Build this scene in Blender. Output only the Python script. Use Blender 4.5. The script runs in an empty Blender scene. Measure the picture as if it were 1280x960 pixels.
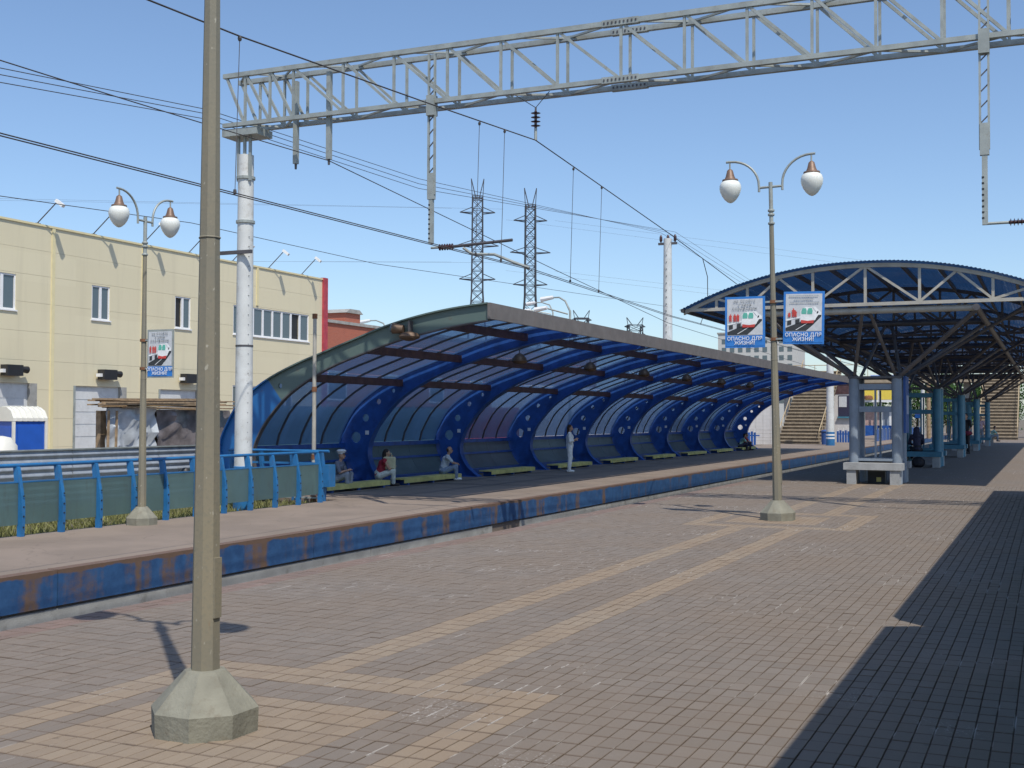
import bpy, bmesh, math, random
import numpy as np
from mathutils import Vector, Matrix
from mathutils.geometry import tessellate_polygon
R = math.radians
random.seed(7); rng = np.random.default_rng(7)
scene = bpy.context.scene
COL = scene.collection

# ------------------------------------------------------------------ camera
cam = bpy.data.cameras.new("camera"); camo = bpy.data.objects.new("camera", cam); COL.objects.link(camo)
F_PX, YAW, PITCH, ROLL, EYE = 1501.83, .421607, .0276846, .0035213, 1.73
fw = Vector((-math.sin(YAW), math.cos(YAW), 0)); rt = Vector((math.cos(YAW), math.sin(YAW), 0)); up = Vector((0, 0, 1))
f2 = fw*math.cos(PITCH)+up*math.sin(PITCH); u2 = up*math.cos(PITCH)-fw*math.sin(PITCH)
r3 = rt*math.cos(ROLL)+u2*math.sin(ROLL); u3 = u2*math.cos(ROLL)-rt*math.sin(ROLL)
m = Matrix((r3, u3, -f2)).transposed().to_4x4(); m.translation = (0, 0, EYE)
camo.matrix_world = m
cam.sensor_width = 36; cam.lens = 36*F_PX/1280; cam.clip_start = .05; cam.clip_end = 6000
scene.camera = camo

# ------------------------------------------------------------------ sky, sun, exposure
SX, SY = .45, -.46                     # horizontal offset towards the sun per metre of height
SUN_EL = math.atan2(1, math.hypot(SX, SY)); SUN_AZ = math.atan2(SX, SY)   # azimuth clockwise from +Y
w = bpy.data.worlds.new("World"); scene.world = w; w.use_nodes = True
nt = w.node_tree; nt.nodes.clear()
sk = nt.nodes.new("ShaderNodeTexSky"); sk.sky_type = 'NISHITA'; sk.sun_disc = False
sk.sun_elevation = SUN_EL; sk.sun_rotation = SUN_AZ; sk.air_density = 1.0; sk.dust_density = 1.3; sk.ozone_density = 4.2; sk.altitude = 500
bg = nt.nodes.new("ShaderNodeBackground"); bg.inputs['Strength'].default_value = .121
wo = nt.nodes.new("ShaderNodeOutputWorld"); nt.links.new(sk.outputs[0], bg.inputs[0]); nt.links.new(bg.outputs[0], wo.inputs[0])
sl = bpy.data.lights.new("sun", 'SUN'); sl.energy = 3.1; sl.angle = R(.5); sl.color = (1, .94, .84)
so = bpy.data.objects.new("sun", sl); COL.objects.link(so)
so.rotation_euler = Vector((SX, SY, 1)).to_track_quat('Z', 'Y').to_euler(); so.location = (30, -30, 60)
vs = scene.view_settings; vs.view_transform = 'Standard'; vs.look = 'None'; vs.exposure = .40; vs.gamma = 1; vs.use_curve_mapping = False

# ------------------------------------------------------------------ materials
class NT:
    def __init__(s, name):
        s.m = bpy.data.materials.new(name); s.m.use_nodes = True; s.t = s.m.node_tree; s.t.nodes.clear()
        s.out = s.t.nodes.new("ShaderNodeOutputMaterial")
    def n(s, typ, ins=None, **kw):
        nd = s.t.nodes.new(typ)
        for k, v in kw.items(): setattr(nd, k, v)
        for k, v in (ins or {}).items():
            if hasattr(v, 'is_output'): s.t.links.new(v, nd.inputs[k])
            else: nd.inputs[k].default_value = v
        return nd
    def pos(s, scale=(1, 1, 1)):
        g = s.n("ShaderNodeNewGeometry").outputs['Position']
        if scale == (1, 1, 1): return g
        return s.n("ShaderNodeVectorMath", {0: g, 1: scale}, operation='MULTIPLY').outputs[0]
    def noise(s, scale, vec=None, detail=4, rough=.55):
        return s.n("ShaderNodeTexNoise", {'Vector': vec or s.pos(), 'Scale': scale, 'Detail': detail, 'Roughness': rough}).outputs[0]
    def ramp(s, fac, a, b):
        return s.n("ShaderNodeMapRange", {0: fac, 1: a, 2: b, 3: 0., 4: 1.}, interpolation_type='SMOOTHSTEP').outputs[0]
    def math(s, op, a, b=0.):
        return s.n("ShaderNodeMath", {0: a, 1: b}, operation=op).outputs[0]
    def mix(s, f, a, b, mode='MIX'):
        nd = s.n("ShaderNodeMix", data_type='RGBA', blend_type=mode)
        for k, v in ((0, f), (6, a), (7, b)):
            if hasattr(v, 'is_output'): s.t.links.new(v, nd.inputs[k])
            else: nd.inputs[k].default_value = v if k == 0 else (*v[:3], 1)
        return nd.outputs[2]
    def bump(s, h, strength, dist=.01):
        return s.n("ShaderNodeBump", {'Height': h, 'Strength': strength, 'Distance': dist}).outputs[0]
    def bsdf(s, col, rough=.6, metal=0., normal=None, **kw):
        ins = {'Base Color': col if hasattr(col, 'is_output') else (*col[:3], 1), 'Roughness': rough, 'Metallic': metal}
        if normal is not None: ins['Normal'] = normal
        ins.update(kw)
        return s.n("ShaderNodeBsdfPrincipled", ins).outputs[0]
    def done(s, sh): s.t.links.new(sh, s.out.inputs[0]); return s.m
def mul(c, k): return tuple(min(1, x*k) for x in c[:3])
def mat(name, c, rough=.6, metal=0., var=.18, scale=3., bump=.15, dirt=None, damt=.35, fine=60.):
    t = NT(name)
    a = t.noise(scale, detail=6); f = t.noise(fine, detail=3)
    col = t.mix(t.ramp(a, .3, .7), mul(c, 1-var), mul(c, 1+var))
    col = t.mix(t.math('MULTIPLY', t.ramp(f, .35, .75), .25), col, mul(c, .7))
    if dirt:
        d = t.math('MULTIPLY', t.ramp(t.noise(scale*1.7, detail=8, rough=.7), .52, .68), damt)
        col = t.mix(d, col, dirt)
    return t.done(t.bsdf(col, rough, metal, t.bump(f, bump)))
M = {}
BLUE = (.012, .085, .33)
M['blue'] = mat('blue paint', BLUE, .42, var=.2, bump=.05, dirt=(.12, .09, .07), damt=.25)
M['deep_blue'] = mat('deep blue paint', (.020, .085, .33), .45, var=.2, bump=.05, dirt=(.02, .025, .06), damt=.3)
M['rail_blue'] = mat('railing blue paint', (.022, .15, .36), .4, var=.15, bump=.05, dirt=(.1, .1, .1), damt=.3)
M['steel_grey'] = mat('galvanised steel', (.34, .37, .35), .5, .25, var=.15, bump=.05, dirt=(.2, .15, .1), damt=.35)
M['pale_steel'] = mat('pale painted steel', (.42, .40, .35), .5, .1, var=.12, bump=.05, dirt=(.25, .2, .15), damt=.35)
M['dark_steel'] = mat('dark steel', (.10, .095, .10), .5, .3, var=.2)
M['brown_steel'] = mat('brown primer steel', (.085, .045, .05), .6, .1, var=.3, dirt=(.16, .08, .04), damt=.5)
M['grey_blue'] = mat('grey blue paint', (.23, .275, .33), .5, var=.12, bump=.05, dirt=(.2, .2, .19), damt=.35)
M['teal_blue'] = mat('teal blue paint', (.055, .20, .29), .5, var=.12, bump=.05, dirt=(.1, .12, .14), damt=.3)
M['strut_steel'] = mat('dark grey strut', (.12, .11, .11), .55, .1, var=.2)
M['insulator'] = mat('brown insulator', (.06, .03, .03), .25)
M['copper'] = mat('wire', (.10, .09, .085), .5, .5)
M['concrete'] = mat('concrete', (.33, .33, .31), .85, var=.15, scale=2, bump=.4, dirt=(.16, .15, .13), damt=.5)
M['bench_concrete'] = mat('bench concrete', (.36, .37, .37), .85, var=.12, bump=.3, dirt=(.2, .2, .19), damt=.5)
M['mast_white'] = mat('whitewashed concrete', (.60, .62, .61), .7, var=.08, scale=2, bump=.25, dirt=(.33, .31, .27), damt=.5)
M['white'] = mat('white paint', (.75, .76, .76), .5, var=.05)
M['black'] = mat('black paint', (.02, .02, .022), .5)
def cream_wall():
    t = NT('cream sandwich panel'); sep = t.n("ShaderNodeSeparateXYZ", {0: t.pos()})
    cellv = t.n("ShaderNodeCombineXYZ", {0: t.math('FLOOR', t.math('MULTIPLY', sep.outputs[1], .17)), 1: t.math('FLOOR', t.math('MULTIPLY', sep.outputs[2], .8)), 2: 0.}).outputs[0]
    tone = t.n("ShaderNodeTexWhiteNoise", {'Vector': cellv}).outputs['Value']
    col = t.mix(tone, (.68, .615, .425), (.71, .645, .45))
    st = t.ramp(t.noise(1.6, t.pos((1, 1, .06)), 6, .65), .5, .72)
    col = t.mix(t.math('MULTIPLY', st, .22), col, (.46, .41, .29))
    sp = t.ramp(t.noise(.35, detail=5), .45, .7)
    return t.done(t.bsdf(t.mix(t.math('MULTIPLY', sp, .15), col, (.55, .50, .36)), .5, 0, t.bump(t.noise(.8), .1, .02)))
M['cream'] = cream_wall()
M['cream_core'] = mat('cream core', (.56, .51, .36), .7)
M['cream_trim'] = mat('cream trim', (.72, .64, .38), .55, var=.04)
M['red_trim'] = mat('red trim', (.42, .05, .07), .5)
M['tan_wood'] = mat('weathered planks', (.32, .23, .14), .85, var=.3, scale=5)
M['tarp'] = mat('plastic sheet', (.48, .52, .55), .22, var=.25, scale=2)
M['tarp_brown'] = mat('brown plastic sheet', (.17, .15, .15), .2, var=.5, scale=1.5)
M['shutter'] = mat('grey white door', (.62, .64, .64), .6, var=.06, dirt=(.4, .4, .38), damt=.3)
M['window_white'] = mat('white window frame', (.8, .81, .82), .45, var=.03)
M['yellow'] = mat('yellow paint', (.62, .56, .20), .7, var=.15, dirt=(.3, .27, .15), damt=.5)
M['hoarding'] = mat('teal sheet', (.10, .22, .24), .5, var=.12)
M['container_red'] = mat('red container paint', (.36, .06, .05), .5, var=.15)
M['rust'] = mat('rust', (.20, .09, .045), .9, var=.3, scale=6)
M['toilet_blue'] = mat('blue plastic', (.02, .10, .45), .4, var=.08)
M['toilet_white'] = mat('white plastic', (.72, .71, .64), .45, var=.05)
M['brown_cap'] = mat('brown lamp cap', (.19, .12, .085), .5, .2, var=.15)
M['fence'] = mat('corrugated zinc', (.38, .42, .46), .42, .35, var=.15, dirt=(.25, .22, .2), damt=.3)
M['brass'] = mat('dull brass', (.13, .085, .055), .5, .3)
M['tile_white'] = mat('pale tile', (.62, .60, .58), .5, var=.06)
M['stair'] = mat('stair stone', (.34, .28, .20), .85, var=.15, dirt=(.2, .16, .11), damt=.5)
M['shaded_riser'] = mat('shaded stair stone', (.17, .135, .095), .9, var=.25)  # darker copy of the stair stone: shade under the nosings put into the colour
M['handrail'] = mat('tan handrail', (.42, .33, .20), .6, var=.1)
M['bark'] = mat('bark', (.09, .065, .045), .9, var=.3)
M['plaster_pink'] = mat('pink plaster', (.46, .32, .28), .8)
M['sign_yellow'] = mat('yellow billboard', (.75, .58, .08), .6, var=.05)
M['train_green'] = mat('train paint', (.06, .18, .10), .4)
M['train_roof'] = mat('train roof', (.2, .21, .21), .6)
M['ballast'] = mat('ballast', (.14, .125, .11), .95, var=.5, scale=25, bump=.8)
M['apartment'] = mat('pale facade', (.52, .52, .50), .8, var=.05)
M['pylon'] = mat('pylon steel', (.05, .055, .07), .6, .2)
def foliage(name, c):
    t = NT(name)
    rnd = t.n("ShaderNodeNewGeometry").outputs['Random Per Island']
    col = t.mix(rnd, mul(c, .6), mul(c, 1.5))
    d = t.bsdf(col, .6); tr = t.n("ShaderNodeBsdfTranslucent", {'Color': col}).outputs[0]
    return t.done(t.n("ShaderNodeMixShader", {0: .3, 1: d, 2: tr}).outputs[0])
M['leaf'] = foliage('leaves', (.06, .13, .03))
M['grass'] = foliage('grass', (.22, .225, .08))
def glassy(name, tint, film, amt, rough=.15, spec=.5):
    t = NT(name)
    v = t.ramp(t.noise(.8, detail=6), .35, .7)
    film2 = t.mix(t.math('MULTIPLY', v, .5), film, mul(film, 1.5))
    rnd = t.n('ShaderNodeObjectInfo').outputs['Random']
    film2 = t.mix(t.math('MULTIPLY', rnd, .45), film2, mul(film, .6))
    grime = t.ramp(t.noise(3., t.pos((.5, 2.5, .5)), 6, .7), .5, .75)
    film2 = t.mix(t.math('MULTIPLY', grime, .3), film2, (.20, .19, .17))
    a = t.n("ShaderNodeBsdfTransparent", {'Color': (*tint, 1)}).outputs[0]
    b = t.bsdf(film2, rough, 0, None, **{'Specular IOR Level': spec})
    b2 = t.n("ShaderNodeBsdfTranslucent", {'Color': film2}).outputs[0]
    bb = t.n("ShaderNodeMixShader", {0: .45, 1: b, 2: b2}).outputs[0]
    return t.done(t.n("ShaderNodeMixShader", {0: amt, 1: a, 2: bb}).outputs[0])
M['roof_blue'] = glassy('blue polycarbonate', (.56, .67, .83), (.18, .30, .47), .56)
M['canopy_blue'] = glassy('canopy polycarbonate', (.035, .08, .21), (.009, .035, .085), .82)
M['wainscot'] = glassy('grey panel', (.40, .50, .55), (.20, .26, .30), .72, .35)
M['rail_glass'] = glassy('green grey railing glass', (.46, .60, .60), (.22, .33, .33), .62, .3)
def window_glass():
    t = NT('window glass')
    a = t.bsdf((.08, .11, .13), .06, 0, None, **{'Specular IOR Level': 1.0})
    return t.done(a)
M['pane'] = window_glass()
def globe_mat():
    t = NT('milk glass'); n_ = t.noise(3)
    col = t.mix(n_, (.76, .78, .74), (.72, .74, .69))
    return t.done(t.bsdf(col, .18, 0, None, **{'Subsurface Weight': .3, 'Subsurface Radius': (.1, .1, .1), 'Specular IOR Level': .5}))
M['globe'] = globe_mat()
def pole_mat():
    t = NT('weathered lamp pole')
    big = t.ramp(t.noise(1.4, t.pos((1, 1, .5)), 6), .35, .65); f = t.noise(45, detail=5, rough=.7)
    col = t.mix(big, (.20, .187, .145), (.25, .22, .152))
    col = t.mix(t.math('MULTIPLY', t.ramp(f, .45, .7), .5), col, (.17, .165, .13))
    sp = t.ramp(t.noise(30, t.pos((1, 1, .6)), 2), .68, .74)
    col = t.mix(t.math('MULTIPLY', sp, .5), col, (.5, .48, .4))
    rs = t.ramp(t.noise(2.2, t.pos((3, 3, 1)), 8, .7), .62, .72)
    col = t.mix(t.math('MULTIPLY', rs, .6), col, (.22, .13, .07))
    return t.done(t.bsdf(col, .75, .05, t.bump(f, .35, .004)))
M['pole'] = pole_mat()
def paver(name, base, base2):
    t = NT(name)
    p = t.pos(); sep = t.n("ShaderNodeSeparateXYZ", {0: p})
    cx = t.math('MULTIPLY', sep.outputs[0], 10.); cyy = t.math('MULTIPLY', sep.outputs[1], 5.)
    cell = t.n("ShaderNodeCombineXYZ", {0: t.math('FLOOR', cx), 1: t.math('FLOOR', cyy), 2: 0.}).outputs[0]
    wn = t.n("ShaderNodeTexWhiteNoise", {'Vector': cell}, noise_dimensions='3D')
    col = t.mix(wn.outputs['Value'], base, base2)
    big = t.ramp(t.noise(.55, p, 5), .35, .65)
    col = t.mix(t.math('MULTIPLY', big, .45), col, mul((base[0]*1.12, base[1]*1.0, base[2]*.86), 1.0))
    f = t.noise(90, p, 4, .7); f2_ = t.noise(14, p, 5, .65)
    col = t.mix(t.math('MULTIPLY', t.ramp(f, .5, .8), .4), col, mul(base, .62))
    col = t.mix(t.math('MULTIPLY', t.ramp(f2_, .5, .75), .3), col, mul(base, 1.3))
    dust = t.ramp(t.noise(1.7, p, 6, .65), .52, .7)
    col = t.mix(t.math('MULTIPLY', dust, .35), col, (.19, .15, .115))
    gum = t.ramp(t.n("ShaderNodeTexVoronoi", {'Vector': p, 'Scale': 2.2, 'Randomness': 1.}).outputs['Distance'], .03, .055)
    col = t.mix(t.math('MULTIPLY', t.math('SUBTRACT', 1., gum), .45), col, mul(base, .45))
    # brown dust gathered along the joints, pale salt along some of them
    ex = t.math('ABSOLUTE', t.math('SUBTRACT', t.math('FRACT', cx), .5)); ey = t.math('ABSOLUTE', t.math('SUBTRACT', t.math('FRACT', cyy), .5))
    e = t.math('MAXIMUM', t.math('MULTIPLY', t.ramp(ex, .40, .49), .7), t.ramp(ey, .41, .475))
    col = t.mix(t.math('MULTIPLY', e, .62), col, (.125, .09, .066))
    patch = t.ramp(t.noise(.5, p, 3), .50, .62)
    bits = t.ramp(t.noise(3.1, t.pos((2.2, .8, 1)), 3, .6), .54, .60)
    salt = t.math('MULTIPLY', t.math('MULTIPLY', t.ramp(ex, .40, .46), bits), t.math('ADD', t.math('MULTIPLY', patch, .9), .1))
    salt2 = t.math('MULTIPLY', t.math('MULTIPLY', patch, t.ramp(t.noise(38, p, 4, .7), .56, .64)), t.ramp(t.noise(1.3, p, 3), .52, .62))
    col = t.mix(t.math('MINIMUM', t.math('ADD', t.math('MULTIPLY', salt, .8), t.math('MULTIPLY', salt2, .6)), 1.), col, (.46, .44, .42))
    return t.done(t.bsdf(col, .85, 0, t.bump(t.math('ADD', f, t.math('MULTIPLY', f2_, .8)), .45, .004)))
M['paver'] = paver('grey paver', (.172, .146, .122), (.200, .170, .143))
M['paver_tan'] = paver('tan paver', (.235, .186, .137), (.272, .218, .160))
M['paver_edge'] = paver('reddish edge paver', (.165, .125, .108), (.215, .15, .125))
def mortar():
    t = NT('joint sand'); p = t.pos()
    s_ = t.math('MULTIPLY', t.ramp(t.noise(.5, p, 3), .50, .60), t.ramp(t.noise(3.1, t.pos((2.2, .8, 1)), 3), .56, .64))
    col = t.mix(s_, t.mix(t.noise(20, p), (.15, .105, .08), (.11, .08, .062)), (.55, .53, .5))
    return t.done(t.bsdf(col, .95))
M['mortar'] = mortar()
def asphalt(name, a, b):
    t = NT(name); p = t.pos()
    col = t.mix(t.ramp(t.noise(.7, p, 7, .6), .35, .65), a, b)
    f = t.noise(120, p, 3, .7)
    col = t.mix(t.math('MULTIPLY', t.ramp(f, .5, .75), .45), col, mul(a, .6))
    st = t.ramp(t.noise(1.5, t.pos((1, .25, 1)), 6, .7), .6, .75)
    col = t.mix(t.math('MULTIPLY', st, .35), col, (.2, .135, .09))
    cr = t.n("ShaderNodeTexVoronoi", {'Vector': t.n("ShaderNodeVectorMath", {0: p, 1: t.n("ShaderNodeVectorMath", {0: t.n("ShaderNodeTexNoise", {'Vector': p, 'Scale': 2.}).outputs[1], 1: (.8, .8, 0)}, operation='MULTIPLY').outputs[0]}, operation='ADD').outputs[0], 'Scale': .35}, feature='DISTANCE_TO_EDGE').outputs[0]
    col = t.mix(t.math('MULTIPLY', t.math('SUBTRACT', 1., t.ramp(cr, .0, .008)), .35), col, mul(a, .6))
    return t.done(t.bsdf(col, .9, 0, t.bump(f, .4, .005)))
M['asphalt'] = asphalt('platform asphalt', (.205, .165, .132), (.25, .20, .16))
M['earth'] = mat('earth', (.16, .135, .10), .95, var=.3, scale=.5, bump=.5)
def fascia():
    t = NT('rusty blue fascia'); p = t.pos(); sep = t.n("ShaderNodeSeparateXYZ", {0: p})
    bars = t.noise(1.0, t.pos((0, 1.5, .03)), 3, .5); fine_ = t.noise(4.2, t.pos((0, 1, .05)), 4, .6); blot = t.noise(3.5, t.pos((1, 1, 1.4)), 6, .65)
    top = t.ramp(sep.outputs[2], -.37, -.30)
    amount = t.math('ADD', t.math('ADD', t.math('MULTIPLY', bars, .75), t.math('MULTIPLY', fine_, .22)), t.math('ADD', t.math('MULTIPLY', blot, .26), t.math('MULTIPLY', top, .22)))
    wear = t.math('MULTIPLY', t.ramp(t.math('SUBTRACT', 40., sep.outputs[1]), 0., 28.), .045)     # the older near stretch is rustier
    k = t.ramp(t.math('ADD', amount, wear), .645, .77)
    rust = t.mix(t.noise(7, p, 6), (.12, .075, .05), (.175, .11, .075))
    paint = t.mix(t.ramp(t.noise(5, p, 5), .3, .7), (.018, .065, .17), (.03, .10, .235))
    f = t.noise(40, p)
    return t.done(t.bsdf(t.mix(k, paint, rust), .65, 0, t.bump(f, .3, .006)))
M['fascia'] = fascia()
def old_rib():
    t = NT('faded end rib paint'); sep = t.n("ShaderNodeSeparateXYZ", {0: t.pos()})
    k = t.ramp(t.math('ADD', sep.outputs[0], t.math('MULTIPLY', sep.outputs[2], .8)), -15.95, -15.9)
    col = t.mix(k, (.015, .13, .36), t.mix(t.noise(2, detail=6), (.085, .135, .13), (.12, .16, .14)))
    col = t.mix(t.math('MULTIPLY', t.ramp(t.noise(4, detail=8, rough=.7), .58, .7), .5), col, (.12, .10, .075))
    return t.done(t.bsdf(col, .5))
M['old_rib'] = old_rib()
def brick_wall():
    t = NT('red brick'); p = t.pos()
    v = t.n("ShaderNodeCombineXYZ", {0: t.n("ShaderNodeSeparateXYZ", {0: p}).outputs[1], 1: t.n("ShaderNodeSeparateXYZ", {0: p}).outputs[2], 2: 0.}).outputs[0]
    b = t.n("ShaderNodeTexBrick", {'Vector': v, 'Color1': (.46, .11, .055, 1), 'Color2': (.38, .085, .045, 1), 'Mortar': (.34, .2, .15, 1), 'Scale': 1., 'Mortar Size': .012, 'Brick Width': .26, 'Row Height': .08})
    return t.done(t.bsdf(t.mix(t.math('MULTIPLY', t.noise(.6), .4), b.outputs[0], (.36, .11, .07)), .85))
M['red_brick'] = brick_wall()
def plain(name, c, rough=.7): M[name] = mat(name, c, rough, var=.08, scale=12, bump=.05)
for n_, c_ in dict(skin=(.50, .29, .20), hair_dark=(.018, .013, .011), hair_brown=(.07, .035, .02), cloth_red=(.34, .02, .035), cloth_white=(.85, .85, .83),
                   cloth_pale=(.62, .63, .55), cloth_blue_white=(.52, .56, .60), cloth_navy=(.025, .025, .06), cloth_black=(.012, .012, .016),
                   cloth_grey=(.28, .30, .34), cloth_plaid=(.16, .17, .22), cloth_mint=(.35, .55, .47), cloth_pink=(.62, .42, .46), denim=(.22, .28, .38),
                   shoe_dark=(.03, .022, .02), bag_cream=(.62, .58, .36), bag_maroon=(.20, .02, .05), cap_white=(.8, .8, .8), eye_dark=(.02, .02, .02), lip=(.35, .12, .1),
                   print_grey=(.56, .58, .60), print_blue=(.03, .20, .58), print_white=(.8, .82, .82), print_red=(.55, .06, .05), print_green=(.12, .45, .36), print_black=(.035, .04, .045), print_text=(.22, .25, .28), bin_blue=(.03, .09, .28), hi_vis=(.12, .6, .12)).items(): plain(n_, c_)

# ------------------------------------------------------------------ mesh builder
class MB:
    def __init__(s): s.v = []; s.f = []; s.mi = []; s.cur = 0
    def add(s, vs, fs):
        o = len(s.v); s.v += [tuple(v) for v in vs]; s.f += [tuple(i+o for i in f) for f in fs]; s.mi += [s.cur]*len(fs); return s
    def box(s, x0, x1, y0, y1, z0, z1):
        v = [(x, y, z) for x in (x0, x1) for y in (y0, y1) for z in (z0, z1)]
        return s.add(v, [(0, 1, 3, 2), (4, 6, 7, 5), (0, 4, 5, 1), (2, 3, 7, 6), (0, 2, 6, 4), (1, 5, 7, 3)])
    def beam(s, p, q, w, h=None, ref=(0, 0, 1)):
        h = h or w; p = Vector(p); q = Vector(q); d = (q-p).normalized(); r = Vector(ref)
        if abs(d.dot(r)) > .98: r = Vector((1, 0, 0))
        a = d.cross(r).normalized(); b = a.cross(d)
        v = [e+a*(i*w/2)+b*(j*h/2) for e in (p, q) for i, j in ((-1, -1), (1, -1), (1, 1), (-1, 1))]
        return s.add(v, [(3, 2, 1, 0), (4, 5, 6, 7)]+[(i, (i+1) % 4, (i+1) % 4+4, i+4) for i in range(4)])
    def tube(s, pts, r, n=8, cap=True, phase=0.):
        pts = [Vector(p) for p in pts]; rs = r if isinstance(r, (list, tuple)) else [r]*len(pts)
        vs = []; fs = []; a = None
        for i, p in enumerate(pts):
            d = (pts[min(i+1, len(pts)-1)]-pts[max(i-1, 0)]).normalized()
            if a is None:
                a = d.cross(Vector((0, 0, 1)) if abs(d.z) < .95 else Vector((1, 0, 0))).normalized()
            else: a = (a-d*a.dot(d)).normalized()
            b = d.cross(a)
            for k in range(n):
                t = 2*math.pi*k/n+phase; vs.append(p+(a*math.cos(t)+b*math.sin(t))*rs[i])
        for i in range(len(pts)-1):
            for k in range(n):
                k2 = (k+1) % n; fs.append((i*n+k, i*n+k2, (i+1)*n+k2, (i+1)*n+k))
        if cap: fs.append(tuple(range(n-1, -1, -1))); fs.append(tuple((len(pts)-1)*n+k for k in range(n)))
        return s.add(vs, fs)
    def lathe(s, prof, c=(0, 0, 0), n=20, phase=0.):
        vs = [(c[0]+r*math.cos(2*math.pi*k/n+phase), c[1]+r*math.sin(2*math.pi*k/n+phase), c[2]+z) for r, z in prof for k in range(n)]
        fs = [(i*n+k, i*n+(k+1) % n, (i+1)*n+(k+1) % n, (i+1)*n+k) for i in range(len(prof)-1) for k in range(n)]
        fs += [tuple(range(n-1, -1, -1)), tuple((len(prof)-1)*n+k for k in range(n))]
        return s.add(vs, fs)
    def poly_y(s, outer, holes, y0, y1):
        """plate in the XZ plane with holes, from y0 to y1"""
        loops = [outer]+holes; flat = [p for l in loops for p in l]; N = len(flat)
        tri = tessellate_polygon([[Vector((a, b, 0)) for a, b in l] for l in loops])
        vs = [(a, y0, b) for a, b in flat]+[(a, y1, b) for a, b in flat]
        fs = [tuple(t) for t in tri]+[tuple(i+N for i in reversed(t)) for t in tri]
        o = 0
        for l in loops:
            n = len(l); fs += [(o+i, o+(i+1) % n, o+(i+1) % n+N, o+i+N) for i in range(n)]; o += n
        return s.add(vs, fs)
    def poly_x(s, outer, x0, x1):
        b = MB().poly_y(outer, [], x0, x1); return s.add([(y, x, z) for x, y, z in b.v], b.f)
    def mesh(s, name, mats, smooth=False, fix=True):
        me = bpy.data.meshes.new(name); me.from_pydata(s.v, [], s.f)
        for mm in (mats if isinstance(mats, (list, tuple)) else [mats]): me.materials.append(M[mm] if isinstance(mm, str) else mm)
        if any(s.mi): me.polygons.foreach_set('material_index', s.mi)
        if fix:
            bm = bmesh.new(); bm.from_mesh(me); bmesh.ops.recalc_face_normals(bm, faces=bm.faces); bm.to_mesh(me); bm.free()
        if smooth:
            me.polygons.foreach_set('use_smooth', [True]*len(me.polygons))
            me.set_sharp_from_angle(angle=R(40))
        me.update(); return me
    def build(s, name, mats, parent=None, smooth=False):
        return obj(name, s.mesh(name, mats, smooth), parent)
def obj(name, me, parent=None, loc=(0, 0, 0)):
    o = bpy.data.objects.new(name, me); COL.objects.link(o); o.location = loc
    if parent is not None: o.parent = parent
    return o
def tag(o, label=None, cat=None, group=None, kind=None):
    if label: o['label'] = label
    if cat: o['category'] = cat
    if group: o['group'] = group
    if kind: o['kind'] = kind
    return o
def thing(name, label, cat, loc=(0, 0, 0), rz=0., group=None):
    o = bpy.data.objects.new(name, None); COL.objects.link(o); o.location = loc; o.rotation_euler = (0, 0, rz)
    o.empty_display_size = .2
    return tag(o, label, cat, group)
def copy_tree(o, parent=None):
    c = o.copy(); COL.objects.link(c)
    if parent is not None: c.parent = parent
    for ch in list(o.children): copy_tree(ch, c)
    return c
def struct(name, mb, mats, smooth=False): return tag(mb.build(name, mats, None, smooth), kind='structure')
def catmull(pts, n=6):
    P = [Vector((*p, 0)) if len(p) == 2 else Vector(p) for p in pts]; out = []
    for i in range(len(P)-1):
        a, b, c, d = P[max(i-1, 0)], P[i], P[i+1], P[min(i+2, len(P)-1)]
        for k in range(n):
            t = k/n; out.append(.5*((2*b)+(c-a)*t+(2*a-5*b+4*c-d)*t*t+(3*b-a-3*c+d)*t**3))
    out.append(P[-1]); return out

FZ = -.30                                   # far platform level
# ================================================================== SETTING
struct('ground', MB().box(-3000, 3000, -600, 5000, -1.9, -1.5), 'earth')
struct('track_bed', MB().box(-12.9, -7.9, -40, 400, -1.5, -1.28), 'ballast')
struct('yard', MB().box(-75, -21.3, -20, 160, -1.49, -.9), 'asphalt')
verge = struct('verge', MB().box(-21.3, -15.97, -20, 25.2, -1.48, -.40).box(-21.3, -19.75, 25.2, 95, -1.48, -.41), 'earth')
for x in (-10.56, -9.04):
    b = MB()
    b.box(x-.07, x+.07, -40, 300, -1.28, -1.26).box(x-.01, x+.01, -40, 300, -1.26, -1.14).box(x-.035, x+.035, -40, 300, -1.14, -1.10)
    tag(b.build('rail', 'dark_steel'), 'steel running rail on the ballast between the two platforms', 'rail', 'rails of the track between the platforms')

# ---- near platform: every paver is geometry as far as the canopy
near = struct('near_platform', MB().box(-7.7, .08, -40, 33.0, -1.45, -.009).box(-7.7, .08, 33.0, 200, -1.45, 0.0), ['mortar'])
near.data.materials.append(M['paver'])
for p_ in near.data.polygons:
    if p_.center.y > 33.05 or abs(p_.normal.z) < .5: p_.material_index = 1
def tan_at(x, y):
    for ly in (5.4, 20.6, 35.8):
        if ly-1.61 < y < ly+1.61 and -5.5 < x < -2.8:
            if x < -5.2 or x > -3.1 or abs(y-ly) > 1.21: return True
            return -5.0 < x < -3.5 and abs(y-ly) < .81
    return (-4.7 < x < -4.4) or (-3.8 < x < -3.5)
nx, y0r, ny = 77, 3.0, 150
xs = -7.65+.1*np.arange(nx); ys = y0r+.1+.2*np.arange(ny)
cells = [(x, y) for y in ys for x in xs]
def dep(x, y): return (Vector((x, y, -EYE))).dot(f2)
def pix(x, y):
    p = Vector((x, y, -EYE)); d = p.dot(f2); return 640+F_PX*p.dot(r3)/d, 480-F_PX*p.dot(u3)/d
vis = []
for c in cells:
    if dep(*c) > .5:
        u_, v_ = pix(*c)
        if -5 < u_ < 1285 and 0 < v_ < 965: vis.append((dep(*c), c))
vis.sort(); singles = set(c for _, c in vis[:300])
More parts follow.
